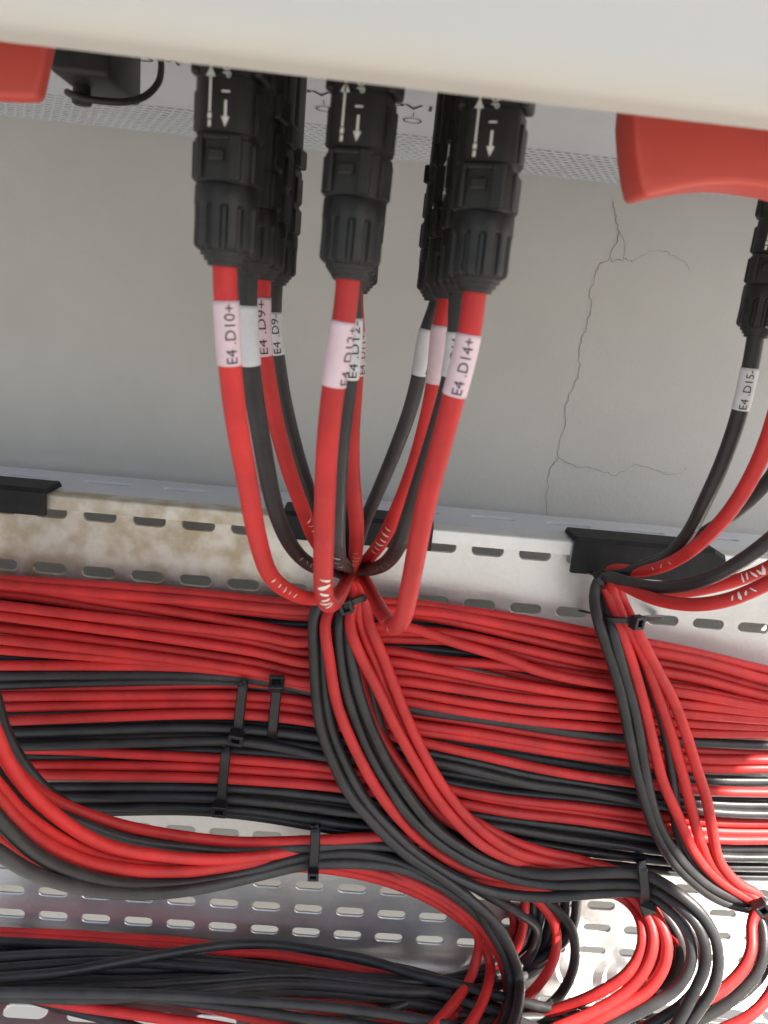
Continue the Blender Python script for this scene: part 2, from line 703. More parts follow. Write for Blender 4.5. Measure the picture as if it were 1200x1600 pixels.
def cable(key, colour, pts, label, group, rad=CR, sides=14, lay=None):
    """pts: (photo x, photo y, Y)"""
    Q = []
    lay = len(CABLES) % 3 if lay is None else lay
    if key[0] == 'L':                      # the loops come down from further along the tray
        x, y, Y = pts[0]
        pts = [(x - 130, y - 300, Y + 0.03), (x - 60, y - 130, Y + 0.008)] + pts
    for x, y, Y in pts:
        if y > 1440:
            f = at_z(x, y, ZB + rad + 0.0006).y
            if f > FY0:
                Y = min(Y, f - lay * 0.0058)
        Q.append(at(x, y, Y))
    P = Path(Q)
    c = colour
    o = tube('red_cable' if c == 'r' else 'black_cable', P.p, rad, M_RED if c == 'r' else M_BLK, None, sides)
    tag(o, label, 'cable', group)
    CABLES[key] = (o, P, rad, c)
    return o


def wrap_frame(P, s, roll):
    c = P.eval(s)
    T = P.tan(s)
    N = (-c)
    N = (N - T * N.dot(T)).normalized()
    U = -T
    Lf = N.cross(U)
    a = math.radians(roll)
    N2 = N * math.cos(a) - Lf * math.sin(a)       # roll > 0 turns the writing to the right of the cable
    return c, N2, N2.cross(U)


FONT_CACHE = {}


def text_mesh(txt, cuts=2):
    if txt in FONT_CACHE:
        return FONT_CACHE[txt]
    cu = bpy.data.curves.new('t', 'FONT')
    cu.body = txt
    cu.size = 1.0
    cu.resolution_u = 3
    ob = bpy.data.objects.new('t', cu)
    COL.objects.link(ob)
    dg = bpy.context.evaluated_depsgraph_get()
    me = ob.evaluated_get(dg).to_mesh()
    b = bmesh.new()
    b.from_mesh(me)
    bmesh.ops.triangulate(b, faces=b.faces)
    if cuts:
        es = [e for e in b.edges if e.calc_length() > 0.12]
        bmesh.ops.subdivide_edges(b, edges=es, cuts=cuts)
        bmesh.ops.triangulate(b, faces=b.faces)
    b.verts.ensure_lookup_table()
    vs = [v.co.copy() for v in b.verts]
    fs = [tuple(v.index for v in f.verts) for f in b.faces]
    b.free()
    bpy.data.objects.remove(ob)
    bpy.data.curves.remove(cu)
    x0 = min(v.x for v in vs)
    x1 = max(v.x for v in vs)
    y0 = min(v.y for v in vs)
    y1 = max(v.y for v in vs)
    vs = [Vector((v.x - x0, v.y - y0, 0)) for v in vs]
    FONT_CACHE[txt] = (vs, fs, x1 - x0, y1 - y0)
    return FONT_CACHE[txt]


def sleeve(key, top, bot, txt=None, roll=0.0, h=0.0029, fill=0.90):
    o, P, r, c = CABLES[key]
    s0 = P.near(*top, smax=0.2)
    s1 = P.near(*bot, smax=0.2)
    n = 14
    pts = [P.eval(s0 + (s1 - s0) * k / n) for k in range(n + 1)]
    sl = tube('label_sleeve', pts, r + 0.00028, M_LABEL_P if c == 'r' else M_LABEL_W, o, 22)
    if txt:
        vs, fs, wd, ht = text_mesh(txt)
        L = abs(s1 - s0) * fill
        kx = L / wd
        ky = h / ht
        rr = r + 0.00042
        out = []
        for v in vs:
            s = s1 - (s1 - s0) * (1 - fill) / 2 - v.x * kx
            cc, N, Lf = wrap_frame(P, s, roll)
            a = (v.y * ky - h / 2) / rr
            out.append(cc + (N * math.cos(a) + Lf * math.sin(a)) * rr)
        link('lettering', out, fs, M_INK, sl, smooth=False)


def marks(key, A, B, n=5, roll=0, seed=1, span=70, thick=1.0, smax=0.5):
    """strokes of white marker paint across the cable"""
    o, P, r, c = CABLES[key]
    rnd = random.Random(seed)
    s0, s1 = P.near(*A, smax=smax), P.near(*B, smax=smax)
    vs, fs = [], []
    rr = r + 0.00014
    for k in range(n):
        sc = s0 + (s1 - s0) * (k + 0.5) / n + rnd.uniform(-0.0004, 0.0004)
        a0 = math.radians(rnd.uniform(-span / 2, -span / 6))
        a1 = math.radians(rnd.uniform(span / 6, span / 2))
        tilt = rnd.uniform(-0.002, 0.002)
        wd = rnd.uniform(0.0006, 0.0015) * thick
        m = 7
        b = len(vs)
        for i in range(m + 1):
            t = i / m
            s = sc + tilt * (t - 0.5)
            ww = wd * (0.35 + 0.65 * math.sin(math.pi * min(1, max(0, t * 0.9 + 0.07)))) * rnd.uniform(0.7, 1.25)
            for sg in (-1, 1):
                cc, N, Lf = wrap_frame(P, s + sg * ww / 2, roll)
                a = a0 + (a1 - a0) * t
                vs.append(cc + (N * math.cos(a) + Lf * math.sin(a)) * rr)
            if i:
                q = b + 2 * i
                fs.append((q - 2, q - 1, q + 1, q))
    link('marker_strokes', vs, fs, M_WPAINT, o, smooth=False)


# ------------------------------------------------------------------ horizontal run in the tray
Y0 = 0.3855


def hrun(key, colour, pts, layer, label, group):
    d = {-1: -0.0045, 0: 0.0, 1: 0.0045, 2: 0.0095}[layer]
    cable(key, colour, [(x, y, Y0 + d) for x, y in pts], label, group, rad=0.0029, sides=10)


ORD = ['first', 'second', 'third', 'fourth', 'fifth', 'sixth', 'seventh', 'eighth', 'ninth', 'tenth', 'eleventh', 'twelfth', 'thirteenth', 'fourteenth', 'fifteenth', 'sixteenth', 'seventeenth']
GU = 'red cables of the upper run in the tray'
UPPER = [
    ([(-70, 900), (0, 906), (150, 915), (300, 927), (475, 944), (560, 940), (640, 943), (700, 951), (800, 965), (920, 988), (1080, 1019), (1200, 1048), (1270, 1062)], 1),
    ([(-70, 908), (0, 914), (150, 927), (300, 939), (475, 955), (560, 953), (680, 957), (787, 976), (920, 1003), (1080, 1030), (1200, 1062), (1270, 1075)], 0),
    ([(-70, 910), (0, 918), (150, 930), (300, 947), (400, 956), (475, 963), (560, 960), (635, 959), (733, 976), (813, 995), (920, 1019), (1080, 1044), (1200, 1077), (1270, 1088)], 1),
    ([(-70, 902), (0, 912), (75, 923), (150, 936), (300, 960), (400, 978), (475, 990), (560, 988), (693, 989), (813, 1013), (920, 1035), (1080, 1058), (1200, 1089), (1270, 1097)], 0),
    ([(-70, 918), (0, 927), (75, 936), (150, 949), (225, 960), (300, 975), (475, 996), (600, 998), (747, 1005), (827, 1027), (920, 1048), (1080, 1071), (1200, 1098), (1270, 1105)], 1),
    ([(-70, 938), (0, 946), (150, 964), (225, 972), (300, 980), (400, 992), (475, 1005), (560, 985), (629, 979), (707, 1003), (787, 1027), (840, 1048), (920, 1065), (1080, 1085), (1200, 1107), (1270, 1112)], -1),
    ([(-70, 945), (0, 955), (150, 975), (300, 988), (400, 1004), (475, 1020), (605, 1017), (680, 1031), (760, 1037), (827, 1043), (920, 1057), (1080, 1078), (1200, 1101), (1270, 1108)], 0),
    ([(-70, 952), (0, 962), (150, 982), (300, 1003), (400, 1019), (475, 1036), (608, 1034), (680, 1045), (760, 1061), (840, 1075), (920, 1087), (1080, 1101), (1200, 1114), (1270, 1117)], -1),
    ([(-70, 973), (0, 982), (150, 1000), (300, 1020), (400, 1036), (475, 1052), (616, 1049), (680, 1057), (733, 1067), (830, 1085), (920, 1095), (1080, 1109), (1200, 1119), (1270, 1122)], 0),
    ([(-70, 991), (0, 999), (150, 1015), (300, 1034), (400, 1050), (475, 1067), (621, 1064), (707, 1075), (813, 1091), (920, 1102), (1080, 1116), (1200, 1125), (1270, 1127)], -1),
    ([(-70, 1009), (0, 1015), (150, 1026), (300, 1039), (400, 1055), (475, 1073), (627, 1080), (707, 1093), (813, 1109), (920, 1118), (1080, 1130), (1200, 1135), (1270, 1136)], 0),
    ([(-70, 1040), (0, 1040), (150, 1040), (300, 1043), (400, 1055), (500, 1080), (632, 1096), (707, 1109), (813, 1125), (920, 1135), (1080, 1145), (1200, 1146), (1270, 1146)], 0),
]
for i, (p, ly) in enumerate(UPPER):
    hrun('U%d' % i, 'r', p, ly, '%s red cable from the top of the upper run lying along the tray' % ORD[i], GU)

GM = 'cables of the middle run in the tray'
MID = [
    ('b', [(-70, 1058), (0, 1056), (150, 1054), (300, 1055), (400, 1062), (500, 1083), (640, 1108), (787, 1128), (920, 1148), (1083, 1160), (1200, 1165), (1270, 1166)], 0, 'upper black cable directly below the upper red run in the tray'),
    ('b', [(-70, 1073), (0, 1071), (150, 1066), (300, 1065), (400, 1072), (500, 1095), (653, 1147), (760, 1163), (867, 1177), (920, 1186), (1098, 1217), (1200, 1220), (1270, 1221)], 1, 'lower black cable directly below the upper red run in the tray'),
    ('r', [(-70, 1082), (0, 1080), (200, 1075), (300, 1070), (375, 1069), (475, 1077), (640, 1113), (733, 1128), (840, 1147), (920, 1158), (1083, 1172), (1200, 1178), (1270, 1179)], 1, 'dull red cable along the top of the middle red band'),
    ('r', [(-70, 1090), (10, 1088), (150, 1087), (300, 1086), (400, 1088), (480, 1096), (560, 1115), (648, 1133), (733, 1144), (813, 1157), (920, 1173), (1089, 1186), (1200, 1187), (1270, 1187)], 0, 'second red cable from the top in the middle red band'),
    ('r', [(-70, 1107), (15, 1105), (150, 1102), (300, 1100), (400, 1102), (485, 1111), (600, 1135), (733, 1153), (920, 1183), (1092, 1200), (1200, 1200), (1270, 1200)], 0, 'third red cable from the top in the middle red band'),
    ('r', [(-70, 1130), (20, 1126), (150, 1121), (300, 1116), (400, 1118), (490, 1128), (580, 1145), (657, 1160), (750, 1180), (825, 1197), (900, 1211), (1104, 1235), (1200, 1238), (1270, 1239)], -1, 'bright lowest red cable of the middle red band'),
    ('b', [(-70, 1149), (25, 1145), (150, 1141), (300, 1137), (400, 1141), (500, 1152), (580, 1162), (665, 1176), (750, 1193), (825, 1211), (900, 1223), (1110, 1255), (1200, 1258), (1270, 1258)], 0, 'upper of two black cables under the middle red band'),
    ('b', [(-70, 1168), (40, 1166), (150, 1163), (300, 1158), (370, 1158), (450, 1170), (510, 1183), (600, 1186), (680, 1192), (750, 1207), (825, 1225), (900, 1235), (1110, 1268), (1200, 1272), (1270, 1272)], -1, 'lower of two black cables under the middle red band'),
    ('r', [(-70, 1170), (100, 1172), (200, 1178), (300, 1183), (400, 1189), (520, 1200), (650, 1220), (760, 1248), (900, 1270), (1115, 1298), (1200, 1300), (1270, 1300)], 0, 'top red cable of the lower red band in the tray'),
    ('r', [(-70, 1195), (50, 1196), (150, 1196), (300, 1198), (400, 1204), (525, 1213), (620, 1226), (700, 1235), (800, 1250), (900, 1260), (1115, 1284), (1200, 1286), (1270, 1286)], 0, 'middle red cable of the lower red band in the tray'),
    ('r', [(-70, 1210), (60, 1211), (150, 1212), (300, 1215), (400, 1220), (525, 1230), (620, 1242), (717, 1256), (800, 1270), (900, 1281), (1115, 1311), (1200, 1312), (1270, 1312)], -1, 'bottom red cable of the lower red band in the tray'),
    ('b', [(-70, 1178), (100, 1182), (300, 1172), (450, 1180), (600, 1204), (687, 1220), (775, 1236), (900, 1248), (1115, 1273), (1200, 1275), (1270, 1275)], 1, 'black cable half hidden behind the lower red band'),
    ('b', [(-70, 1229), (70, 1230), (150, 1230), (300, 1231), (400, 1234), (550, 1250), (640, 1262), (730, 1272), (900, 1294), (1115, 1323), (1200, 1325), (1270, 1325)], 0, 'first black cable below the lower red band in the tray'),
    ('b', [(-70, 1244), (90, 1246), (300, 1246), (400, 1252), (550, 1270), (660, 1281), (762, 1290), (900, 1312), (1115, 1338), (1200, 1340), (1270, 1340)], -1, 'second black cable below the lower red band in the tray'),
    ('b', [(-70, 1258), (120, 1263), (300, 1262), (400, 1268), (550, 1290), (680, 1300), (787, 1310), (900, 1329), (1110, 1352), (1200, 1355), (1270, 1355)], 0, 'third black cable below the lower red band in the tray'),
    ('b', [(-70, 1264), (120, 1268), (300, 1267), (400, 1276), (550, 1301), (680, 1318), (787, 1330), (900, 1346), (1100, 1366), (1200, 1370), (1270, 1370)], 1, 'lowest black cable of the run above the bare plate'),
]
for i, (c, p, ly, lb) in enumerate(MID):
    hrun('M%d' % i, c, p, ly, lb, GM)
# cables of the second layer, seen dark in the gaps
BACK = [('r', 2, 'U1', 'U2', 4), ('b', 2, 'U4', 'U5', 6), ('b', 2, 'U5', 'U6', 8), ('r', 2, 'U7', 'U8', 3), ('b', 2, 'U10', 'U11', 0), ('r', 2, 'M2', 'M3', 2), ('b', 2, 'M4', 'M5', 0), ('b', 2, 'M6', 'M7', 3), ('b', 2, 'M9', 'M10', 0), ('b', 2, 'M12', 'M13', 0), ('b', 2, 'M13', 'M14', 4), ('b', 2, 'M7', 'M8', 2), ('b', 2, 'M7', 'M11', 3), ('b', 2, 'M5', 'M6', 2), ('r', 2, 'U5', 'U7', 2), ('b', 2, 'U2', 'U4', 3), ('b', 2, 'M8', 'M9', 0), ('b', 2, 'U4', 'U6', 0)]
allp = {('U%d' % i): p for i, (p, ly) in enumerate(UPPER)}
allp.update({('M%d' % i): m[1] for i, m in enumerate(MID)})


def yat(pts, x):
    for a, b in zip(pts, pts[1:]):
        if a[0] <= x <= b[0]:
            t = (x - a[0]) / (b[0] - a[0])
            return a[1] + (b[1] - a[1]) * t
    return pts[-1][1]


BACK.sort(key=lambda t: yat(allp[t[2]], 300) + yat(allp[t[3]], 300))
cnt = {'r': 0, 'b': 0}
for i, (c, ly, ka, kb, dy) in enumerate(BACK):
    pts = [(x, (yat(allp[ka], x) + yat(allp[kb], x)) / 2 + dy * math.sin(x * 0.006 + i)) for x in (-70, 60, 190, 320, 450, 580, 710, 840, 970, 1100, 1270)]
    nm = 'red' if c == 'r' else 'black'
    hrun('X%d' % i, c, pts, ly, '%s %s rear-layer cable from the top, glimpsed in gaps of the tray run' % (ORD[cnt[c]], nm), 'rear layer %s cables' % nm)
    cnt[c] += 1

# ------------------------------------------------------------------ connectors: world grid below the inverter
ZC = 0.0124                                     # height of the nut bottoms
rowY = [0.198, 0.235, 0.266, 0.303]
colX = {}
for k, (px, py) in {'L': (351, 412), 'M': (544, 440), 'R': (741, 462)}.items():
    colX[k] = at(px, py, rowY[0]).x


def lathe(bm, prof, cx=0, cy=0, sides=32, sq=None, flute=None):
    """prof: (z, r). sq(z)->0..1 squareness of the section, flute(z)->depth"""
    rings = []
    for (z, r) in prof:
        ring = []
        for k in range(sides):
            a = 2 * math.pi * k / sides
            rr = r
            q = sq(z) if sq else 0
            if q:
                e = 2 + 6 * q
                rr = r / ((abs(math.cos(a)) ** e + abs(math.sin(a)) ** e) ** (1 / e))
                rr = min(rr, r * 1.16)
            if flute:
                d = flute(z)
                if d:
                    ph = (k * 12 / sides) % 1.0
                    rr -= d * (1 - min(1, abs(ph - 0.5) * 4) ** 3)
            ring.append(bm.verts.new((cx + rr * math.cos(a), cy + rr * math.sin(a), z)))
        rings.append(ring)
    for i in range(len(rings) - 1):
        for k in range(sides):
            j = (k + 1) % sides
            bm.faces.new((rings[i][k], rings[i][j], rings[i + 1][j], rings[i + 1][k]))
    bm.faces.new(rings[0][::-1])
    bm.faces.new(rings[-1])


def flat_text(name, txt, h, place, material, parent, wide=1.0):
    vs, fs, wd, ht = text_mesh(txt, 0)
    k = h / ht
    out = [place((v.x - wd / 2) * k * wide, (v.y - ht / 2) * k) for v in vs]
    return link(name, out, fs, material, parent, smooth=False)


def poly(bmv, pts):
    bmv.faces.new([bmv.verts.new(p) for p in pts])


def make_connector(marked=True):
    root = empty('cable_connector')
    # gland fingers (stepped rings) under the nut
    bm = bmesh.new()
    lathe(bm, [(-0.0034, 0.0036), (-0.0034, 0.0048), (-0.0022, 0.0050), (-0.0022, 0.0058), (-0.0010, 0.0060), (-0.0010, 0.0068), (0.0004, 0.0070)], sides=28)
    o = from_bm('gland', bm, M_PLAST, root)
    autosmooth(o, 30)
    # union nut with flutes
    bm = bmesh.new()
    lathe(bm, [(0.0, 0.0066), (0.0002, 0.0076), (0.0012, 0.0086), (0.0024, 0.0088), (0.006, 0.0087), (0.010, 0.0087), (0.0126, 0.00875), (0.0134, 0.0089), (0.0186, 0.0088), (0.0192, 0.0085), (0.0192, 0.0070)],
          sides=96, flute=lambda z: 0.0012 if 0.0010 < z < 0.0128 else 0.0)
    o = from_bm('union_nut', bm, M_PLAST, root)
    autosmooth(o, 35)
    # body, squarish in section, flush with the nut: coupler half below, plug half above
    bm = bmesh.new()
    lathe(bm, [(0.0190, 0.0070), (0.0193, 0.0078), (0.0197, 0.0082), (0.0310, 0.0081), (0.0314, 0.0077), (0.0324, 0.0077), (0.0328, 0.0082), (0.0470, 0.0081), (0.0474, 0.0076), (0.0500, 0.0076), (0.0504, 0.0079), (0.100, 0.0079)],
          sides=48, sq=lambda z: 0.55)
    o = from_bm('body', bm, M_PLAST, root)
    autosmooth(o, 30)
    # latch arms on both sides, with ears further up
    for sg in (-1, 1):
        bm = bmesh.new()
        bm_box(bm, sg * 0.0080 - 0.0009, sg * 0.0080 + 0.0009, -0.0046, 0.0046, 0.0200, 0.0305, 0.0006)
        bm_box(bm, sg * 0.0080 - 0.0010, sg * 0.0080 + 0.0010, -0.0040, 0.0040, 0.0330, 0.0440, 0.0006)
        bm_box(bm, sg * 0.0085 - 0.0014, sg * 0.0085 + 0.0014, -0.0050, 0.0050, 0.0480, 0.0560, 0.0009)
        from_bm('latch_arm', bm, M_PLAST, root)
    # window frame with the release nub inside it
    bm = bmesh.new()
    for (x0, x1, z0, z1) in ((-0.0056, -0.0042, 0.0200, 0.0318), (0.0030, 0.0064, 0.0200, 0.0318), (-0.0042, 0.0030, 0.0304, 0.0318)):
        bm_box(bm, x0, x1, -0.0094, -0.0078, z0, z1, 0.0004)
    from_bm('window_frame', bm, M_PLAST, root)
    bm = bmesh.new()
    bm_box(bm, -0.0030, 0.0016, -0.0093, -0.0078, 0.0248, 0.0282, 0.0007, 3)
    from_bm('release_nub', bm, M_PLAST, root)
    if marked:
        yy = -0.00832
        bm = bmesh.new()

        def bar(x0, x1, z0, z1):
            poly(bm, [(x0, yy, z0), (x1, yy, z0), (x1, yy, z1), (x0, yy, z1)])

        def head(x, z, w, h):
            poly(bm, [(x - w, yy, z), (x + w, yy, z), (x, yy, z + h)] if h > 0 else [(x + w, yy, z), (x - w, yy, z), (x, yy, z + h)])
        bar(-0.0031, -0.0025, 0.0376, 0.0600)
        bar(-0.0033, -0.0023, 0.0358, 0.0373)
        bar(-0.0032, -0.0024, 0.0337, 0.0354)
        head(-0.0028, 0.0466, 0.0013, 0.0028)
        bar(0.0003, 0.0025, 0.0428, 0.0433)
        bar(0.0011, 0.0018, 0.0362, 0.0408)
        head(0.00145, 0.0366, 0.0011, -0.0028)
        from_bm('arrow_marks', bm, M_WPRINT, root)
        flat_text('lettering', 'STOP', 0.0022, lambda u, v: Vector((0.00145 + v, yy, 0.0502 - u)), M_WPRINT, root)
    for ch in root.children:
        for v in ch.data.vertices:
            z = v.co.z
            if z > 0:
                v.co.z = z * 0.80 if z < 0.0192 else 0.01536 + (z - 0.0192) * 0.82
            v.co.x *= 0.89
            v.co.y *= 0.89
    return root


proto_m = make_connector(True)
CONN = []


def copy_tree(o, parent=None):
    c = o.copy()
    COL.objects.link(c)
    c.parent = parent
    for ch in list(o.children):
        copy_tree(ch, c)
    return c


used = [False]


def place_connector(x, y, z, label, rz=0.0, lean=(0, 0)):
    c = proto_m if not used[0] else copy_tree(proto_m)
    used[0] = True
    c.location = (x, y, z)
    c.rotation_euler = (lean[0], lean[1], rz)
    tag(c, label, 'connector', 'black cable connectors under the inverter')
    CONN.append(c)


rown = ['front', 'second', 'third', 'rear']
coln = {'L': 'left', 'M': 'middle', 'R': 'right'}
for k in 'LMR':
    for r in range(4):
        rz = {'L': -0.16, 'M': -0.24, 'R': -0.36}[k] + random.uniform(-0.05, 0.05)
        dx = {'L': (0, 0.0002, -0.0004, 0), 'M': (0, -0.0006, 0.0, 0.0004), 'R': (0, 0.0010, -0.0005, -0.0012)}[k][r]
        place_connector(colX[k] + dx, rowY[r], ZC, 'black fluted connector in the %s row of the %s cluster' % (rown[r], coln[k]), rz, (random.uniform(-0.015, 0.015), random.uniform(-0.015, 0.015)))
p15 = at(1181, 526, 0.285)
place_connector(p15.x, 0.285, p15.z + 0.003, 'black connector below the right red handle holding the E4.D15- cable', -0.55)


def exit_pt(k, r):
    p = Vector((colX[k], rowY[r], ZC))
    return p


def ppx(k, r, dz):
    p = Vector((colX[k], rowY[r], ZC + dz))
    x, y = proj(p)
    return (x, y, rowY[r])


# ------------------------------------------------------------------ cables from the connectors
GC = 'cables hanging from the connector clusters'
YC = 0.3685


def tail(l, Y=YC):
    return [(x, y, Y) for x, y in l]


C1 = [(493, 950, .372), (490, 985, 0.3685), (491, 1020, 0.3685), (493, 1070, 0.3685), (500, 1132, 0.3685), (517, 1182, 0.3685), (545, 1240, 0.3685), (580, 1282, 0.3685), (602, 1306, 0.3685), (637, 1337, 0.3685), (687, 1370, 0.3685), (730, 1402, .366), (776, 1444, .364), (800, 1488, .362), (812, 1530, .360), (810, 1570, .358), (802, 1605, .356), (780, 1650, .354)]
C2 = [(507, 950, .374), (504, 985, 0.3712), (505, 1020, 0.3712), (509, 1082, 0.3712), (519, 1140, 0.3712), (541, 1195, 0.3712), (568, 1245, 0.3712), (605, 1290, 0.3712), (650, 1332, 0.3712), (690, 1360, 0.3712), (727, 1379, 0.3712), (775, 1395, 0.3712), (850, 1402, 0.3712), (930, 1396, .366), (1006, 1396, .362), (1050, 1424, .345), (1072, 1449, .330), (1082, 1480, .315), (1077, 1515, .305), (1055, 1547, .300), (1012, 1574, .298), (965, 1597, .298), (900, 1625, .300)]
C3 = [(520, 945, .376), (508, 965, .370), (508, 990, 0.3650), (513, 1020, 0.3650), (527, 1102, 0.3650), (550, 1160, 0.3650), (575, 1210, 0.3650), (600, 1250, 0.3650 + .001), (632, 1288, 0.3650 + .006), (680, 1330, .376), (740, 1362, .378), (830, 1378, .378), (950, 1392, .374), (985, 1412, .368), (1004, 1447, .350), (1002, 1487, .335), (982, 1520, .325), (937, 1550, .328), (880, 1574, .345), (800, 1598, .360), (720, 1630, .366)]
C4 = [(533, 945, .378), (529, 975, 0.3690 + .001), (531, 1020, 0.3690), (538, 1070, 0.3690), (556, 1127, 0.3690), (578, 1180, 0.3690), (605, 1227, 0.3690), (627, 1260, 0.3690), (664, 1300, 0.3690), (702, 1329, 0.3690), (752, 1356, 0.3690), (825, 1378, 0.3690), (900, 1382, .366), (960, 1380, .364), (1010, 1384, .360), (1055, 1409, .340), (1087, 1440, .322), (1102, 1475, .308), (1102, 1510, .300), (1087, 1545, .296), (1060, 1597, .294), (1030, 1640, .294)]
C5 = [(545, 945, .380), (545, 980, 0.3685 + .001), (548, 1020, 0.3685), (558, 1070, 0.3685), (576, 1127, 0.3685), (601, 1182, 0.3685), (632, 1234, 0.3685), (676, 1290, 0.3685), (727, 1327, 0.3685), (787, 1355, 0.3685), (850, 1366, .364), (900, 1365, .362), (960, 1363, .360), (1010, 1367, .358), (1052, 1390, .340), (1092, 1422, .324), (1116, 1460, .312), (1123, 1500, .304), (1118, 1535, .298), (1098, 1570, .296), (1072, 1605, .294), (1050, 1640, .294)]
C6 = [(548, 938, .385), (552, 975, .378), (557, 1020, .375), (570, 1087, .375), (586, 1130, .376), (607, 1170, .375), (627, 1197, .375), (652, 1230, .375), (690, 1275, .378), (735, 1300, .376), (800, 1322, .376), (850, 1336, .376), (900, 1346, .376), (960, 1360, .374), (1003, 1384, .368), (1020, 1418, .360), (1042, 1465, .340), (1043, 1490, .330), (1035, 1518, .325), (1012, 1547, .320), (980, 1565, .320), (920, 1590, .325), (850, 1620, .33), (780, 1650, .34)]
C7 = [(554, 940, .376), (545, 965, .372), (551, 995, 0.3660), (562, 1022, 0.3660), (590, 1077, 0.3660), (620, 1140, 0.3660), (651, 1195, 0.3660), (677, 1239, 0.3660), (707, 1277, 0.3660), (751, 1319, 0.3660), (800, 1343, 0.3660 + .003), (850, 1356, .374), (930, 1376, .372), (985, 1396, .366), (1003, 1418, .358), (1019, 1447, .345), (1021, 1480, .330), (1008, 1515, .320), (976, 1552, .314), (930, 1580, .312), (860, 1610, .312)]
C7b = [(562, 940, .377), (560, 965, .374), (572, 1000, .372), (585, 1030, .371), (606, 1085, .372), (634, 1145, .373), (662, 1197, .374), (690, 1245, .375), (730, 1290, .377), (790, 1326, .378), (860, 1352, .380), (940, 1376, .380), (990, 1404, .374), (1020, 1440, .365), (1060, 1465, .352), (1067, 1495, .345), (1052, 1530, .340), (1020, 1560, .335), (960, 1590, .33), (890, 1620, .33), (820, 1650, .33)]
C8 = [(570, 938, .377), (573, 965, .373), (585, 995, 0.3680), (597, 1022, 0.3680), (615, 1070, 0.3680), (640, 1132, 0.3680), (671, 1195, 0.3680), (702, 1243, 0.3680), (739, 1286, 0.3680), (800, 1330, 0.3680), (850, 1345, 0.3680 + .003), (900, 1355, .372), (960, 1370, .370), (1000, 1394, .364), (1020, 1424, .354), (1038, 1450, .340), (1044, 1480, .326), (1036, 1515, .316), (1012, 1549, .310), (985, 1566, .308), (940, 1590, .306), (880, 1620, .306), (800, 1650, .31)]
C6b = [(556, 936, .386), (566, 985, .380), (572, 1030, .377), (582, 1085, .377), (594, 1135, .377), (610, 1180, .377), (640, 1235, .379), (690, 1295, .381), (760, 1340, .381), (840, 1362, .381), (930, 1378, .378), (1005, 1394, .372), (1055, 1425, .36), (1090, 1470, .345), (1100, 1515, .335), (1075, 1562, .325), (1025, 1597, .32), (970, 1630, .32)]
C9 = [(551, 934, .388), (556, 980, .384), (562, 1030, .381), (575, 1090, .380), (592, 1140, .380), (612, 1175, .380), (640, 1215, .380), (690, 1255, .380), (740, 1283, .378), (800, 1315, .376), (850, 1332, .375), (905, 1344, .377), (960, 1362, .380)]
C10 = [(541, 936, .388), (540, 980, .382), (543, 1020, .379), (553, 1070, .379), (570, 1127, .379), (596, 1182, .380), (630, 1240, .381), (680, 1300, .382), (740, 1345, .380), (810, 1372, .376), (880, 1386, .374), (960, 1392, .370), (1006, 1400, .368), (1040, 1430, .36), (1064, 1470, .35), (1058, 1520, .34), (1020, 1560, .335), (960, 1588, .33), (900, 1612, .33), (820, 1640, .33)]

def deeper(l):
    return [(x, y, Y if (Y > 0.352 or x < 860) else Y + 0.6 * (0.352 - Y)) for x, y, Y in l]


C2, C3, C4, C5, C6, C7, C7b, C8, C6b, C10 = [deeper(c) for c in (C2, C3, C4, C5, C6, C7, C7b, C8, C6b, C10)]
cable('D10+', 'r', [ppx('L', 0, 0.006), ppx('L', 0, -0.004), (353, 470, .198), (359, 570, .200), (369, 655, .204), (386, 750, .214), (401, 835, .230), (421, 897, .250), (455, 926, .278), (490, 935, .310), (528, 926, .345), (546, 905, .368)] + C9,
      'thick red cable labelled E4.D10+ at the left front, sagging to the gathering point', GC, sides=20)
cable('D10-', 'b', [ppx('L', 1, 0.006), ppx('L', 1, -0.004), (386, 480, .235), (391, 570, .237), (409, 690, .246), (430, 795, .262), (458, 857, .288), (492, 886, .318), (528, 893, .348), (541, 905, .366), (525, 930, .374)] + C1,
      'black cable with a blank white sleeve just behind the E4.D10+ cable', GC, sides=18, lay=6)
cable('D9+', 'r', [ppx('L', 2, 0.006), ppx('L', 2, -0.004), (408, 490, .266), (413, 555, .268), (428, 645, .274), (450, 730, .284), (473, 795, .300), (493, 845, .325), (525, 882, .355), (545, 897, .374), (546, 920, .380)] + C6,
      'red cable labelled E4.D9+ in the third row of the left cluster', GC, sides=18)
cable('D9-', 'b', [ppx('L', 3, 0.006), ppx('L', 3, -0.004), (427, 490, .303), (433, 555, .304), (443, 620, .308), (462, 700, .316), (484, 770, .330), (507, 830, .350), (537, 880, .372), (547, 900, .382)] + C10,
      'black cable labelled E4.D9- at the rear of the left cluster', GC, sides=18)
cable('D12+', 'r', [ppx('M', 0, 0.006), ppx('M', 0, -0.004), (540, 480, .198), (530, 545, .199), (521, 605, .200), (511, 700, .203), (507, 800, .208), (505, 890, .216), (506, 928, .224), (513, 944, .240), (527, 935, .275), (541, 910, .330), (549, 895, .362), (552, 915, .374)] + C7,
      'bright red cable in front of the middle cluster ending in a sharp hairpin', GC, sides=20)
cable('D12-', 'b', [ppx('M', 1, 0.006), ppx('M', 1, -0.004), (551, 500, .235), (545, 590, .237), (534, 670, .240), (528, 760, .246), (526, 840, .256), (529, 874, .270), (538, 882, .310), (545, 893, .352), (538, 918, .372)] + C2,
      'black cable tucked behind the bright red cable of the middle cluster', GC, sides=18)
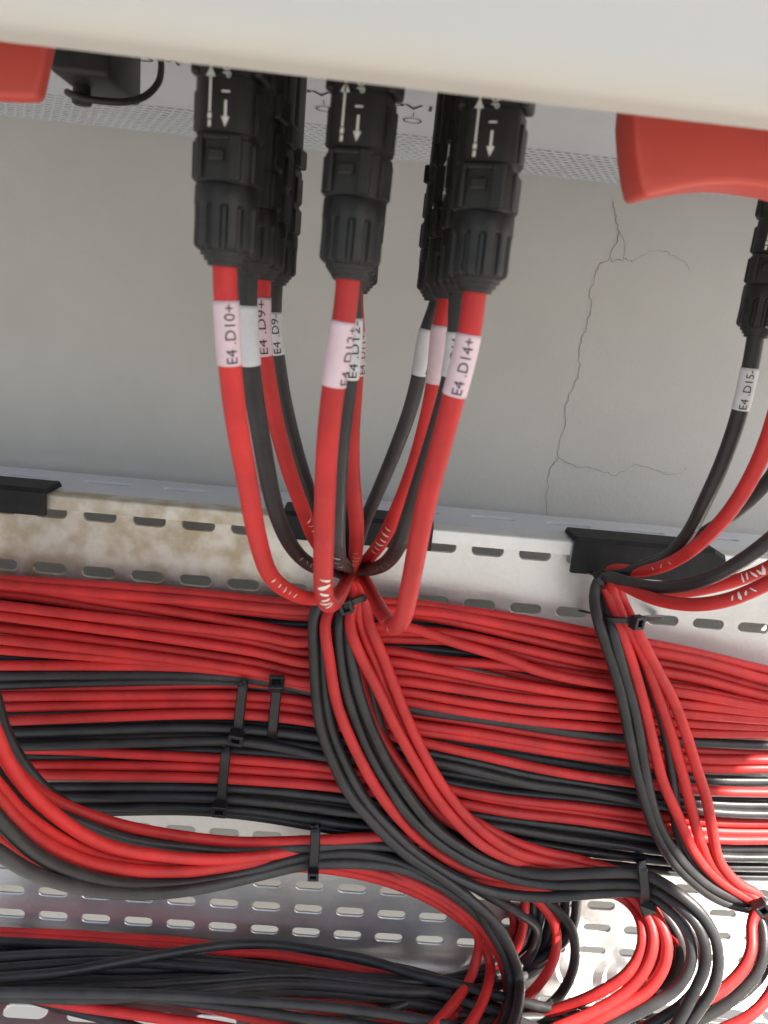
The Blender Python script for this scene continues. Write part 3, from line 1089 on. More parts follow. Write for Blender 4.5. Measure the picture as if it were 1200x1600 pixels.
cable('D11+', 'r', [ppx('M', 2, 0.006), ppx('M', 2, -0.004), (557, 520, .266), (554, 602, .268), (549, 681, .271), (551, 756, .276), (557, 815, .285), (556, 862, .305), (551, 885, .345), (546, 902, .372), (534, 925, .378)] + C3,
      'red cable in the third row of the middle cluster', GC, sides=18)
cable('D11-', 'b', [ppx('M', 3, 0.006), ppx('M', 3, -0.004), (556, 530, .303), (551, 610, .305), (545, 700, .310), (543, 790, .322), (545, 860, .350), (549, 892, .378), (548, 915, .384)] + C5,
      'black cable at the rear of the middle cluster', GC, sides=18)
cable('D14+', 'r', [ppx('R', 0, 0.006), ppx('R', 0, -0.004), (737, 500, .198), (724, 565, .199), (709, 620, .200), (688, 700, .203), (668, 775, .207), (653, 850, .213), (640, 920, .221), (630, 965, .230), (617, 979, .243), (602, 965, .275), (583, 930, .325), (566, 902, .360), (557, 905, .372), (563, 922, .376)] + C8,
      'thick red cable labelled E4.D14+ with a long hairpin at the right front', GC, sides=20)
cable('D14-', 'b', [ppx('R', 1, 0.006), ppx('R', 1, -0.004), (715, 520, .235), (705, 590, .236), (686, 660, .240), (661, 740, .247), (640, 805, .256), (624, 850, .268), (606, 877, .290), (583, 889, .325), (560, 893, .360), (545, 912, .374)] + C4,
      'black cable labelled E4.D14- behind the E4.D14+ cable', GC, sides=18)
cable('D13+', 'r', [ppx('R', 2, 0.006), ppx('R', 2, -0.004), (688, 510, .266), (682, 580, .267), (669, 650, .271), (647, 730, .279), (620, 798, .292), (598, 843, .312), (574, 875, .345), (558, 894, .372), (560, 915, .378)] + C7b,
      'red cable in the third row of the right cluster with white paint marks', GC, sides=18)
cable('D13-', 'b', [ppx('R', 3, 0.006), ppx('R', 3, -0.004), (667, 515, .303), (658, 570, .304), (644, 630, .308), (619, 700, .316), (592, 765, .328), (570, 815, .345), (556, 865, .368), (552, 895, .382)] + C6b,
      'black cable at the rear of the right cluster curving left', GC, sides=18)

# right-hand group
GR = 'cables gathered at the right of the tray'
YD = 0.3685
p15b = at(1179, 532, .285)


def D(l, Y=YD):
    return [(x, y, Y) for x, y in l]


cable('D15-', 'b', [(1184, 500, .285), (1180, 530, .285), (1172, 575, .285), (1157, 640, .286), (1132, 715, .292), (1103, 780, .303), (1072, 838, .322), (1030, 878, .345), (975, 895, .365), (938, 902, .378), (928, 930, .378)] +
      D([(936, 975), (954, 1027), (971, 1086), (982, 1144), (994, 1202), (1006, 1246), (1023, 1297), (1049, 1343), (1083, 1378), (1112, 1400), (1150, 1416)]) + [(1183, 1422, .366), (1192, 1447, .360), (1194, 1482, .352), (1183, 1520, .346), (1150, 1557, .342), (1105, 1588, .340), (1040, 1615, .34)],
      'black cable labelled E4.D15- hanging from the rightmost connector', GR, sides=18)
cable('RR1', 'r', [(1330, 380, .262), (1262, 500, .264), (1228, 590, .267), (1206, 670, .270), (1178, 738, .278), (1142, 797, .290), (1092, 850, .310), (1042, 882, .335), (995, 893, .358), (955, 890, .374), (944, 905, .378), (957, 945, .376)] +
      D([(968, 980), (985, 1027), (1006, 1100), (1022, 1167), (1036, 1222), (1060, 1276), (1081, 1326), (1108, 1361), (1140, 1387)]) + [(1180, 1410, .366), (1215, 1440, .358), (1225, 1480, .352), (1205, 1550, .345), (1175, 1585, .340), (1120, 1612, .34)],
      'red cable sweeping in from the right edge above the thick black one', GR, sides=18)
cable('RR2', 'b', [(1400, 430, .305), (1300, 580, .31), (1230, 700, .315), (1200, 752, .322), (1150, 800, .330), (1100, 833, .340), (1040, 870, .356), (975, 893, .372), (942, 903, .384), (946, 940, .380)] +
      D([(957, 984), (977, 1057), (993, 1115), (1003, 1173), (1013, 1232), (1028, 1285), (1052, 1328), (1085, 1366), (1118, 1390), (1155, 1406)]) + [(1190, 1416, .37), (1205, 1450, .364), (1204, 1490, .358), (1185, 1530, .352), (1140, 1566, .348), (1080, 1592, .345), (1000, 1620, .345)],
      'thin looking black cable passing behind the red sweep at the right', GR, sides=16)
cable('RR3', 'b', [(1460, 480, .25), (1360, 660, .256), (1260, 790, .268), (1200, 846, .280), (1143, 886, .294), (1087, 911, .312), (1030, 918, .332), (975, 908, .355), (945, 899, .370), (948, 912, .382), (965, 950, .380)] +
      [(982, 985, .376), (997, 1018, .374), (1017, 1071, .373), (1037, 1130, .373), (1048, 1188, .373), (1053, 1240, .373), (1057, 1290, .374), (1073, 1335, .374), (1100, 1370, .374), (1140, 1398, .372), (1180, 1416, .372), (1199, 1448, .368), (1192, 1500, .360), (1160, 1545, .352), (1100, 1582, .348), (1020, 1612, .345)],
      'thick black cable sagging from the right edge over the bright plate', GR, sides=18)
cable('RR4', 'r', [(1480, 620, .262), (1370, 780, .268), (1270, 870, .275), (1200, 911, .283), (1143, 936, .292), (1087, 945, .305), (1030, 938, .325), (985, 920, .350), (955, 905, .370), (957, 925, .378)] +
      D([(977, 975), (1000, 1013), (1028, 1086), (1048, 1144), (1064, 1200), (1078, 1253), (1093, 1311), (1113, 1353), (1145, 1383)], YD + .001) + [(1185, 1408, .366), (1172, 1447, .360), (1176, 1475, .352), (1162, 1512, .346), (1125, 1549, .342), (1080, 1574, .340), (1020, 1600, .34), (950, 1630, .34)],
      'lowest red cable sagging from the right edge across the bright plate', GR, sides=18)
cable('RR5', 'r', [(1480, 580, .31), (1370, 740, .315), (1270, 840, .320), (1200, 887, .326), (1157, 905, .330), (1100, 920, .338), (1040, 926, .350), (990, 916, .366), (963, 908, .378), (973, 940, .380)] +
      D([(990, 975), (1024, 1042), (1050, 1090), (1071, 1144), (1089, 1202), (1103, 1245), (1113, 1297), (1123, 1345), (1152, 1380)]) + [(1188, 1402, .368), (1180, 1447, .366), (1182, 1490, .36), (1160, 1530, .356), (1110, 1565, .35), (1050, 1590, .35), (980, 1620, .35)],
      'red cable behind the sagging red and black cables at the right edge', GR, sides=16)

# ------------------------------------------------------------------ loops entering from the left
GL = 'cables looping in from the left below the run'
cable('L9', 'b', [(-30, 1040, .350), (-8, 1085, .352), (4, 1130, .354), (28, 1180, .356), (64, 1226, .358), (110, 1262, .360), (180, 1298, .366), (280, 1322, .372), (400, 1333, .374), (490, 1331, .377), (560, 1335, .380), (630, 1340, .382), (700, 1362, .384), (760, 1366, 0.384), (850, 1378, 0.384), (940, 1380, 0.382), (1002, 1388, .376), (1027, 1422, .368), (1050, 1475, .360), (1040, 1522, .354), (1000, 1552, .35), (937, 1584, .348), (852, 1640, .348)],
      'black cable curving down at the left edge beside the run ends', GL)
cable('L2', 'r', [(-30, 1110, .318), (0, 1170, .324), (30, 1210, .330), (70, 1242, .338), (105, 1260, .344), (150, 1277, .350), (200, 1292, .356), (300, 1309, .364), (375, 1316, .370), (475, 1314, .374), (550, 1310, .377), (620, 1306, .380), (700, 1318, .384), (780, 1342, .386), (860, 1362, .386), (950, 1380, .386)],
      'uppermost red cable of the loops at the lower left', GL)
cable('L1', 'r', [(-25, 1105, .270), (-8, 1145, .272), (8, 1183, .276), (28, 1214, .280), (52, 1243, .286), (88, 1275, .296), (125, 1301, .306), (175, 1324, .318), (250, 1337, .334), (325, 1343, .348), (400, 1339, .362), (480, 1329, .374), (560, 1329, .383), (650, 1350, .386), (760, 1374, 0.386), (850, 1386, 0.386), (940, 1388, 0.384), (1002, 1396, .376), (1009, 1430, .368), (1032, 1475, .360), (1022, 1522, .354), (982, 1560, .35), (919, 1592, .348), (834, 1640, .348)],
      'bright red cable bulging foremost in the loops at the lower left', GL)
cable('L3', 'b', [(-30, 1190, .310), (20, 1230, .320), (70, 1262, .330), (120, 1284, .340), (200, 1312, .352), (300, 1325, .362), (375, 1330, .368), (475, 1324, .372), (550, 1321, .377), (620, 1324, .380), (690, 1350, .384), (750, 1392, .386), (800, 1420, .388), (840, 1450, .390), (830, 1490, .390), (800, 1530, .388), (740, 1565, .384), (660, 1605, .38), (600, 1640, .376)],
      'black cable between the two upper red cables of the left loops', GL)
cable('L4', 'b', [(-30, 1180, .280), (0, 1214, .284), (25, 1241, .290), (58, 1271, .298), (100, 1301, .308), (138, 1321, .320), (200, 1340, .336), (280, 1350, .350), (380, 1350, .362), (470, 1340, .374), (560, 1340, .382), (640, 1352, .386), (760, 1376, 0.388), (850, 1388, 0.388), (940, 1390, 0.386), (1002, 1398, .376), (1055, 1432, .368), (1078, 1475, .360), (1068, 1522, .354), (1028, 1562, .35), (965, 1594, .348), (880, 1640, .348)],
      'black cable between the bright red cables of the left loops', GL)
cable('L5', 'r', [(-30, 1195, .268), (0, 1232, .274), (25, 1262, .280), (62, 1292, .290), (100, 1315, .302), (150, 1336, .316), (225, 1349, .334), (300, 1351, .348), (375, 1346, .360), (440, 1336, .370), (500, 1330, .380), (560, 1336, .388), (640, 1358, .392), (760, 1380, 0.391), (850, 1392, 0.391), (940, 1394, 0.389), (1002, 1402, .376), (999, 1436, .368), (1022, 1475, .360), (1012, 1522, .354), (972, 1566, .35), (909, 1598, .348), (824, 1640, .348)],
      'red cable in the middle of the loops at the lower left', GL)
cable('L6', 'r', [(-30, 1215, .258), (0, 1253, .264), (25, 1282, .270), (62, 1312, .282), (100, 1333, .294), (150, 1350, .308), (225, 1361, .326), (300, 1361, .342), (360, 1353, .354), (430, 1341, .368), (490, 1334, .380), (560, 1343, .390), (640, 1366, .394), (760, 1382, 0.393), (850, 1394, 0.393), (940, 1396, 0.391), (1002, 1404, .376), (1021, 1438, .368), (1044, 1475, .360), (1034, 1522, .354), (994, 1568, .35), (931, 1600, .348), (846, 1640, .348)],
      'lowest bright red cable of the loops at the lower left', GL)
cable('L7', 'b', [(-30, 1240, .252), (0, 1282, .258), (25, 1307, .264), (55, 1333, .274), (105, 1359, .290), (175, 1378, .310), (250, 1382, .330), (325, 1376, .346), (400, 1359, .360), (475, 1339, .370), (550, 1333, .374), (620, 1346, .376), (685, 1374, .372), (730, 1400, .366)] +
      [(764, 1450, .368), (787, 1490, .366), (799, 1530, .364), (797, 1570, .362), (787, 1602, .36), (765, 1650, .358)],
      'upper of the two black cables along the bottom of the left loops', GL, lay=5)
cable('L8', 'b', [(-30, 1310, .252), (0, 1333, .258), (50, 1363, .272), (125, 1387, .294), (200, 1396, .314), (260, 1395, .328), (325, 1386, .342), (400, 1369, .358), (475, 1352, .368), (550, 1349, .372), (625, 1357, .374), (690, 1385, .374), (745, 1428, .374), (779, 1470, .374), (793, 1510, .373), (798, 1560, .372), (785, 1600, .37), (760, 1650, .368)],
      'lowest black cable of the loops at the lower left', GL, lay=4)
cable('L10', 'r', [(-30, 1280, .300), (0, 1309, .304), (25, 1331, .310), (55, 1349, .318), (100, 1364, .328), (170, 1372, .342), (250, 1370, .354), (340, 1362, .364), (430, 1350, .374), (480, 1347, .380), (540, 1353, .384), (600, 1366, .384), (662, 1391, .382), (712, 1423, .380), (748, 1462, .380), (746, 1492, .380), (735, 1530, .378), (713, 1562, .374), (688, 1592, .37), (650, 1630, .365)],
      'dull red cable behind the black loops at the left edge', GL, lay=4)
cable('N2', 'r', [(430, 1356, .384), (480, 1355, .387), (540, 1362, .389), (600, 1376, .389), (662, 1400, .387), (715, 1432, .385), (752, 1466, .383), (766, 1505, .382), (760, 1550, .378), (740, 1592, .374), (715, 1630, .37)],
      'red cable forking down between the crossing loops at the bottom', GL, lay=5)
cable('N3', 'r', [(520, 1345, .388), (600, 1360, .386), (665, 1386, .382), (718, 1418, .380), (750, 1446, .378), (771, 1476, .376), (788, 1512, .374), (794, 1550, .372), (786, 1588, .37), (760, 1630, .366)],
      'red cable hugging the inside of the double black loop at the bottom', GL, lay=3)

# ------------------------------------------------------------------ small loops in the bottom centre
GJ = 'short loops dropping behind the black bundle'
cable('J1', 'r', [(800, 1385, .388), (832, 1400, .388), (852, 1420, .386), (868, 1446, .384), (870, 1474, .382), (863, 1506, .380), (843, 1537, .376), (815, 1566, .372), (770, 1597, .37), (720, 1635, .37)], 'red loop turning left under the black bundle at the bottom centre', GJ)
cable('J2', 'b', [(830, 1392, .390), (868, 1420, .386), (892, 1448, .384), (899, 1482, .382), (895, 1518, .378), (876, 1554, .374), (844, 1582, .37), (810, 1600, .368), (760, 1625, .366)], 'black outer loop turning left under the black bundle', GJ)
cable('J3', 'b', [(902, 1385, .392), (901, 1412, .392), (898, 1440, .392), (880, 1472, .391), (842, 1500, .390), (812, 1522, .389), (770, 1545, .386), (700, 1575, .382), (620, 1603, .378), (540, 1635, .374)], 'black cable dropping straight behind the outer black loop', GJ)
cable('J4', 'b', [(836, 1390, .395), (832, 1420, .395), (826, 1450, .394), (812, 1476, .393), (780, 1505, .391), (730, 1535, .388), (670, 1556, .382), (600, 1580, .376), (520, 1606, .37), (440, 1635, .366)], 'black cable left of the red loop behind the bundle', GJ)
cable('J4b', 'b', [(866, 1405, .396), (858, 1444, .396), (848, 1480, .395), (820, 1510, .394), (770, 1545, .391), (720, 1572, .388), (650, 1602, .38), (580, 1635, .376)], 'black cable inside the red loop behind the bundle', GJ)
cable('J5', 'r', [(822, 1390, .392), (820, 1416, .391), (818, 1446, .390), (806, 1482, .389), (788, 1505, .388), (755, 1530, .386), (710, 1555, .382), (650, 1588, .376), (600, 1610, .37)], 'red cable falling left behind the double black loop', GJ)
cable('J6', 'r', [(770, 1392, .396), (792, 1412, .396), (804, 1438, .396), (800, 1466, .396), (786, 1500, .395), (766, 1530, .393), (735, 1560, .388), (690, 1592, .38), (650, 1630, .376)], 'red cable seen just right of the double black loop', GJ)
cable('J7', 'r', [(875, 1420, .397), (868, 1445, .397), (850, 1470, .397), (818, 1502, .396), (780, 1536, .394), (740, 1565, .391), (690, 1600, .385)], 'thin sliver of red cable between the black drops', GJ)

# ------------------------------------------------------------------ bottom bundle on the lower flange
GK = 'cables of the bottom bundle on the tray flange'
KB = [
    ('r', [(-60, 1452), (0, 1456), (100, 1460), (200, 1466), (300, 1473), (400, 1492), (470, 1512), (560, 1540), (640, 1570), (720, 1615)], 1, 'topmost red cable of the bottom bundle at the lower left'),
    ('b', [(-60, 1468), (0, 1471), (100, 1476), (180, 1482), (260, 1492), (350, 1502), (450, 1515), (560, 1528), (680, 1548), (780, 1575), (880, 1610)], 2, 'black cable next under the topmost red one in the bottom bundle'),
    ('b', [(-60, 1534), (0, 1528), (100, 1519), (200, 1501), (300, 1484), (360, 1476), (430, 1476), (500, 1486), (575, 1500), (650, 1523), (720, 1540), (800, 1562), (900, 1585), (1000, 1610)], 4, 'black cable crossing diagonally over the bottom bundle'),
    ('b', [(-60, 1500), (0, 1496), (80, 1491), (180, 1491), (260, 1498), (350, 1508), (450, 1520), (560, 1535), (660, 1548), (760, 1575), (850, 1612)], 3, 'black cable under the crossing of the bottom bundle'),
    ('b', [(-60, 1517), (0, 1513), (100, 1506), (200, 1503), (300, 1510), (400, 1518), (500, 1526), (600, 1534), (700, 1530), (770, 1508), (815, 1482), (840, 1450), (846, 1400)], 3, 'black cable along the middle of the bottom bundle'),
    ('b', [(-60, 1547), (0, 1546), (125, 1543), (225, 1540), (300, 1534), (360, 1530), (430, 1524), (550, 1527), (650, 1532), (740, 1530), (810, 1512), (850, 1480), (868, 1440), (870, 1395)], 3, 'black cable near the lower side of the bottom bundle'),
    ('b', [(-60, 1556), (40, 1559), (150, 1561), (250, 1556), (325, 1547), (425, 1537), (520, 1540), (620, 1550), (720, 1548), (800, 1534), (850, 1505), (878, 1460), (885, 1395)], 3, 'lowest black cable of the bottom bundle at the lower left'),
    ('r', [(-60, 1522), (82, 1526), (150, 1528), (225, 1530), (330, 1534), (400, 1541), (460, 1552), (550, 1564), (640, 1585), (720, 1620)], 1, 'red cable showing between black ones in the bottom bundle'),
    ('r', [(-60, 1462), (60, 1468), (180, 1475), (260, 1480), (330, 1486), (425, 1491), (500, 1503), (575, 1519), (630, 1530), (720, 1560), (800, 1610)], 2, 'red cable below the diagonal black one in the bottom bundle'),
    ('r', [(-60, 1540), (40, 1556), (105, 1569), (175, 1580), (260, 1592), (340, 1604), (450, 1625)], 2, 'lowest red cable leaving the bottom bundle at the lower left'),
    ('r', [(-60, 1545), (80, 1550), (160, 1553), (220, 1557), (280, 1565), (350, 1580), (430, 1598), (520, 1620)], 1, 'red cable second from the bottom at the lower left'),
    ('b', [(-60, 1550), (120, 1552), (220, 1554), (312, 1558), (425, 1566), (550, 1577), (650, 1592), (720, 1606)], 4, 'black cable above the lowest reds in the bottom bundle'),
    ('r', [(-60, 1532), (120, 1540), (220, 1545), (300, 1551), (390, 1560), (470, 1573), (560, 1590), (640, 1608)], 1, 'dull red cable between black ones at the bottom centre'),
    ('b', [(-60, 1540), (40, 1558), (100, 1575), (170, 1593), (240, 1615)], 1, 'short black cable emerging under the bottom bundle at the lower left'),
    ('b', [(-60, 1548), (180, 1556), (280, 1564), (380, 1577), (470, 1591), (560, 1602), (660, 1615)], 3, 'black cable along the frame bottom left of the loops'),
    ('b', [(430, 1630), (520, 1600), (612, 1577), (675, 1552), (725, 1532), (775, 1505), (815, 1472), (832, 1440), (834, 1395)], 2, 'black cable rising right out of the bottom bundle'),
    ('b', [(640, 1640), (720, 1600), (780, 1582), (880, 1578), (980, 1586), (1090, 1596), (1230, 1610)], 2, 'upper black cable along the bottom right of the tray'),
    ('b', [(640, 1650), (720, 1612), (780, 1594), (880, 1591), (980, 1599), (1090, 1610), (1230, 1620)], 3, 'lower black cable along the bottom right of the tray'),
]
for i, (c, p, ly, lb) in enumerate(KB):
    cable('K%d' % i, c, [(x, y, .397) for x, y in p], lb, GK, rad=0.0029, sides=10, lay=ly)
for i in range(7):
    yy0 = 1480 + 12 * i
    cable('KF%d' % i, 'b', [(-60, yy0 - 2 + 3 * math.sin(i), .4), (80, yy0, .4), (200, yy0 + 4 * math.sin(2 * i), .4), (320, yy0 + 2 - i, .4), (440, yy0 + 8 - 2 * i, .4), (560, yy0 + 22 - 3 * i, .4), (680, yy0 + 48 - 4 * i, .4), (780, yy0 + 88 - 5 * i, .4), (860, yy0 + 150 - 5 * i, .4)],
          '%s inner black cable from the top of the bottom bundle, half hidden' % ORD[i], 'inner black cables of the bottom bundle', sides=8, lay=(1 if i < 3 else 2))

# ------------------------------------------------------------------ sleeves with lettering, marker paint
sleeve('D10+', (352, 463), (359, 570), 'E4 .D10+', 12)
sleeve('D10-', (386, 474), (392, 566))
sleeve('D9+', (405, 472), (413, 553), 'E4 .D9+', 0)
sleeve('D9-', (427, 481), (433, 552), 'E4 .D9-', 6)
sleeve('D12+', (541, 498), (522, 602), 'E4 .D12+', 52)
sleeve('D12-', (552, 505), (545, 588), 'E4 .D12-', 20)
sleeve('D11+', (558, 510), (554, 590), 'E4 .D11+', 45)
sleeve('D14+', (734, 514), (710, 617), 'E4 .D14+', 8)
sleeve('D14-', (716, 514), (704, 598), 'E4 .D14-', 0)
sleeve('D13+', (688, 513), (681, 598), 'E4 .D13+', 80)
sleeve('D13-', (667, 515), (656, 583), 'E4 .D13-', 70)
sleeve('D15-', (1172, 569), (1157, 638), 'E4 .D15-', 12)

marks('D10+', (417, 895), (456, 928), 5, roll=0, seed=3, span=60)
marks('D12+', (505, 885), (507, 938), 6, roll=6, seed=4, span=80, thick=1.4)
marks('D9+', (476, 800), (492, 842), 5, roll=20, seed=5, span=60, thick=0.8)
marks('D13+', (612, 815), (590, 858), 6, roll=0, seed=6, span=100, thick=1.4)
marks('D11+', (557, 848), (555, 874), 5, roll=0, seed=8, span=110, thick=0.6)
marks('D14-', (612, 868), (585, 888), 5, roll=0, seed=9, span=90, thick=0.5)
marks('D12-', (526, 858), (530, 876), 3, roll=-10, seed=10, span=60, thick=0.5)
marks('D10-', (462, 862), (488, 884), 4, roll=0, seed=11, span=60, thick=0.4)
marks('D14+', (624, 974), (608, 974), 2, roll=0, seed=12, span=70, thick=1.0)
marks('RR1', (1062, 872), (1020, 891), 3, roll=0, seed=13, span=50, thick=0.8)
marks('RR4', (1180, 922), (1150, 934), 4, roll=0, seed=14, span=70, thick=0.9)
marks('RR5', (1195, 889), (1160, 904), 5, roll=0, seed=15, span=90, thick=1.0)


# ------------------------------------------------------------------ cable ties
def cable_tie(pts, headpx, label, width=0.0058, headsize=0.0082, tailpx=None, head_up=None):
    """pts: (px, py, Y) along the visible strap; strap is a flat ribbon wrapped round the front of the bundle"""
    P = Path([at(x, y, Y) for x, y, Y in pts], 0.002)
    root = empty('cable_tie', tuple(P.p[0]))
    vs, fs = [], []
    th = 0.0011
    n = len(P.p)
    for i, c in enumerate(P.p):
        T = (P.p[min(n - 1, i + 1)] - P.p[max(0, i - 1)]).normalized()
        N = (Vector((0, -1, 0)) - T * (-T.y)).normalized()
        B = T.cross(N)
        for sb, sn in ((-1, 0), (-0.8, 1), (0.8, 1), (1, 0)):
            vs.append(c + B * sb * width / 2 + N * sn * th)
        if i:
            a = 4 * (i - 1)
            for k in range(3):
                fs.append((a + k, a + k + 1, a + 5 + k, a + 4 + k))
    fs.append((0, 1, 2, 3))
    o = link('strap', vs, fs, M_TIE, smooth=False)
    unparent_offset(o, root)
    if headpx:
        s = P.near(headpx[0], headpx[1])
        c = P.eval(s)
        T = P.tan(s)
        N = (Vector((0, -1, 0)) - T * (-T.y)).normalized()
        B = T.cross(N)
        bm = bmesh.new()
        h = headsize
        # frame-shaped head with an open slot in the middle
        bm_box(bm, -h / 2, h / 2, 0, h * 0.75, -h / 2, -h * 0.22, 0.0004, 1)
        bm_box(bm, -h / 2, h / 2, 0, h * 0.75, h * 0.22, h / 2, 0.0004, 1)
        bm_box(bm, -h / 2, -h * 0.28, 0.0002, h * 0.72, -h * 0.3, h * 0.3, 0.0003, 1)
        bm_box(bm, h * 0.28, h / 2, 0.0002, h * 0.72, -h * 0.3, h * 0.3, 0.0003, 1)
        bm_box(bm, -h * 0.3, h * 0.3, 0.0, h * 0.35, -h * 0.3, h * 0.3)
        for v in bm.verts:
            v.co = c + B * v.co.x + N * (v.co.y + th * 0.5) + T * v.co.z
        o = from_bm('head', bm, M_TIE)
        unparent_offset(o, root)
    tag(root, label, 'cable tie', 'black nylon cable ties')


yt = 0.3755
cable_tie([(381, 1062, .384), (380, 1070, yt), (376, 1100, yt), (373, 1130, yt), (371, 1146, yt), (369, 1158, .384)], (372, 1146), 'left cable tie round the middle red band, head on the black cables')
cable_tie([(434, 1064, .384), (433, 1072, yt), (430, 1100, yt), (426, 1140, yt), (425, 1152, .384)], (433, 1073), 'right cable tie round the middle red band with its head on top')
cable_tie([(355, 1164, .384), (353, 1175, yt), (349, 1215, yt), (346, 1245, yt), (345, 1258, yt), (345, 1274, .386)], (345.5, 1256), 'cable tie round the lower red band and black cables')
cable_tie([(494, 1288, .384), (493, 1296, .3665), (492, 1325, .3640), (490, 1352, .3620), (490, 1364, .3630)], (490, 1361), 'cable tie closing the loops above the bare perforated plate', headsize=0.0062)
cable_tie([(515, 952, .376), (528, 948, .3690), (542, 944, .3680), (560, 937, .3690), (574, 933, .376), (582, 934, .386)], (540, 945), 'cable tie binding the central vertical bundle below the gathering point', width=0.0040, headsize=0.0072)
cable_tie([(908, 953, .402), (925, 957, .385), (945, 966, .3700), (965, 969, .3640), (985, 969, .3640), (1005, 966, .372), (1030, 965, .402)], (987, 969), 'cable tie strapping the right bundle to the plate slots', width=0.0036, headsize=0.0070)
cable_tie([(1000, 1345, .384), (1003, 1353, .3560), (1006, 1380, .3530), (1008, 1405, .3540), (1009, 1418, .362)], (1008.5, 1412), 'cable tie round the thick black bundle at the lower right')
cable_tie([(1214, 1398, .376), (1196, 1405, .3605), (1180, 1414, .3600), (1166, 1424, .372)], (1185, 1412), 'cable tie at the right edge where the vertical bundle turns down', width=0.0036)
cable_tie([(920, 893, .388), (930, 898, .3700), (938, 909, .3680), (946, 918, .378)], None, 'small cable tie at the right gathering point on the edge guard', width=0.0030)

# ------------------------------------------------------------------ inverter
ZU = 0.094                                      # underside height
YS = 0.140                                      # front skirt
zs = at(600, 134, YS + 0.012).z
IX0 = -0.62
IX1 = 0.45
IH = 0.62
inv = empty('inverter', (0, 0.3, ZU))
tag(inv, 'off-white wall-mounted inverter with red switch handles, seen from below', 'inverter')
YR = at_z(300, 238, ZU).y                       # rear edge of the underside
YG0 = at_z(300, 168, ZU).y                      # grille
YG1 = at_z(300, 217, ZU).y

bm = bmesh.new()
# front cover: a tray-like shell with a rounded lower edge (hollow behind the skirt)
sec = []
r = 0.006
for k in range(7):
    a = math.pi / 2 * k / 6
    sec.append((YS + r - r * math.sin(a) if False else YS + r - r * math.cos(math.pi / 2 - a), 0))
sec = [(YS, zs + IH), (YS, zs + r)]
for k in range(1, 8):
    a = math.pi / 2 * k / 7
    sec.append((YS + r - r * math.cos(a), zs + r - r * math.sin(a)))
sec += [(YS + 0.012, zs), (YS + 0.012, ZU + 0.022), (YR - 0.002, ZU + 0.022), (YR - 0.002, zs + IH)]
vs, fs = [], []
n = len(sec)
for x in (IX0, IX1):
    for (y, z) in sec:
        vs.append((x, y, z))
for k in range(n):
    j = (k + 1) % n
    fs.append((k, j, n + j, n + k))
fs.append(tuple(range(n)))
fs.append(tuple(n + k for k in range(n - 1, -1, -1)))
bmm = bmesh.new()
vv = [bmm.verts.new(v) for v in vs]
for f in fs:
    bmm.faces.new([vv[i] for i in f])
case = from_bm('casing', bmm, M_CASE)
autosmooth(case, 30)
unparent_offset(case, inv)

# underside sheet (solid zone in front of the grille) and rear edge strip
bm = bmesh.new()
bm_box(bm, IX0 + 0.01, IX1 - 0.01, YS + 0.018, YG0, ZU - 0.001, ZU + 0.0015, 0.0003, 1)
us = from_bm('underside_plate', bm, M_PLATE)
unparent_offset(us, inv)
bm = bmesh.new()
bm_box(bm, IX0 + 0.01, IX1 - 0.01, YG1, YR, ZU - 0.001, ZU + 0.0015, 0.0003, 1)
bm_box(bm, IX0 + 0.01, IX1 - 0.01, YR - 0.0012, YR + 0.0006, ZU - 0.0035, ZU + 0.03, 0.0003, 1)
rs = from_bm('rear_rim', bm, M_PLATE)
unparent_offset(rs, inv)
# perforated grille with real holes
bm = bmesh.new()
hp = 0.0050
vp = 0.0052
nr = int((YG1 - YG0) / vp)
vp = (YG1 - YG0) / nr
gx0, gx1 = -0.30, 0.36
nc = int((gx1 - gx0) / hp)
vs, fs = [], []
for j in range(nr):
    for i in range(nc):
        cx = gx0 + (i + 0.5 * (j % 2)) * hp
        cy = YG0 + (j + 0.5) * vp
        b = len(vs)
        corners = [(hp / 2, -vp / 2), (hp / 2, 0), (hp / 2, vp / 2), (0, vp / 2), (-hp / 2, vp / 2), (-hp / 2, 0), (-hp / 2, -vp / 2), (0, -vp / 2)]
        for (dx, dy) in corners:
            vs.append((cx + dx, cy + dy, ZU - 0.001))
        for k in range(8):
            a = -math.pi / 4 + k * math.pi / 4
            vs.append((cx + 0.0021 * math.cos(a), cy + 0.0018 * math.sin(a), ZU - 0.001))
        for k in range(8):
            a = -math.pi / 4 + k * math.pi / 4
            vs.append((cx + 0.0021 * math.cos(a), cy + 0.0018 * math.sin(a), ZU + 0.0004))
        for k in range(8):
            q = (k + 1) % 8
            fs.append((b + k, b + 8 + k, b + 8 + q, b + q))
            fs.append((b + 8 + k, b + 16 + k, b + 16 + q, b + 8 + q))
bm = bmesh.new()
bm_box(bm, IX0 + 0.02, IX1 - 0.02, YG0 - 0.004, YG1 + 0.004, ZU + 0.012, ZU + 0.014)  # added dark sheet, so the grille holes look shaded
bf = from_bm('grille_shade_sheet', bm, M_DARKIN)
unparent_offset(bf, inv)
gr = link('perforated_grille', vs, fs, M_PLATE, smooth=False)
unparent_offset(gr, inv)


# printed port names on the underside
def plate_text(px, py, txt, h):
    c = at_z(px, py, ZU - 0.0014)
    o = flat_text('port_lettering', txt, h, lambda u, v: Vector((c.x + u, c.y - v, ZU - 0.0014)), M_PRINT, None, 1.25)
    unparent_offset(o, inv)


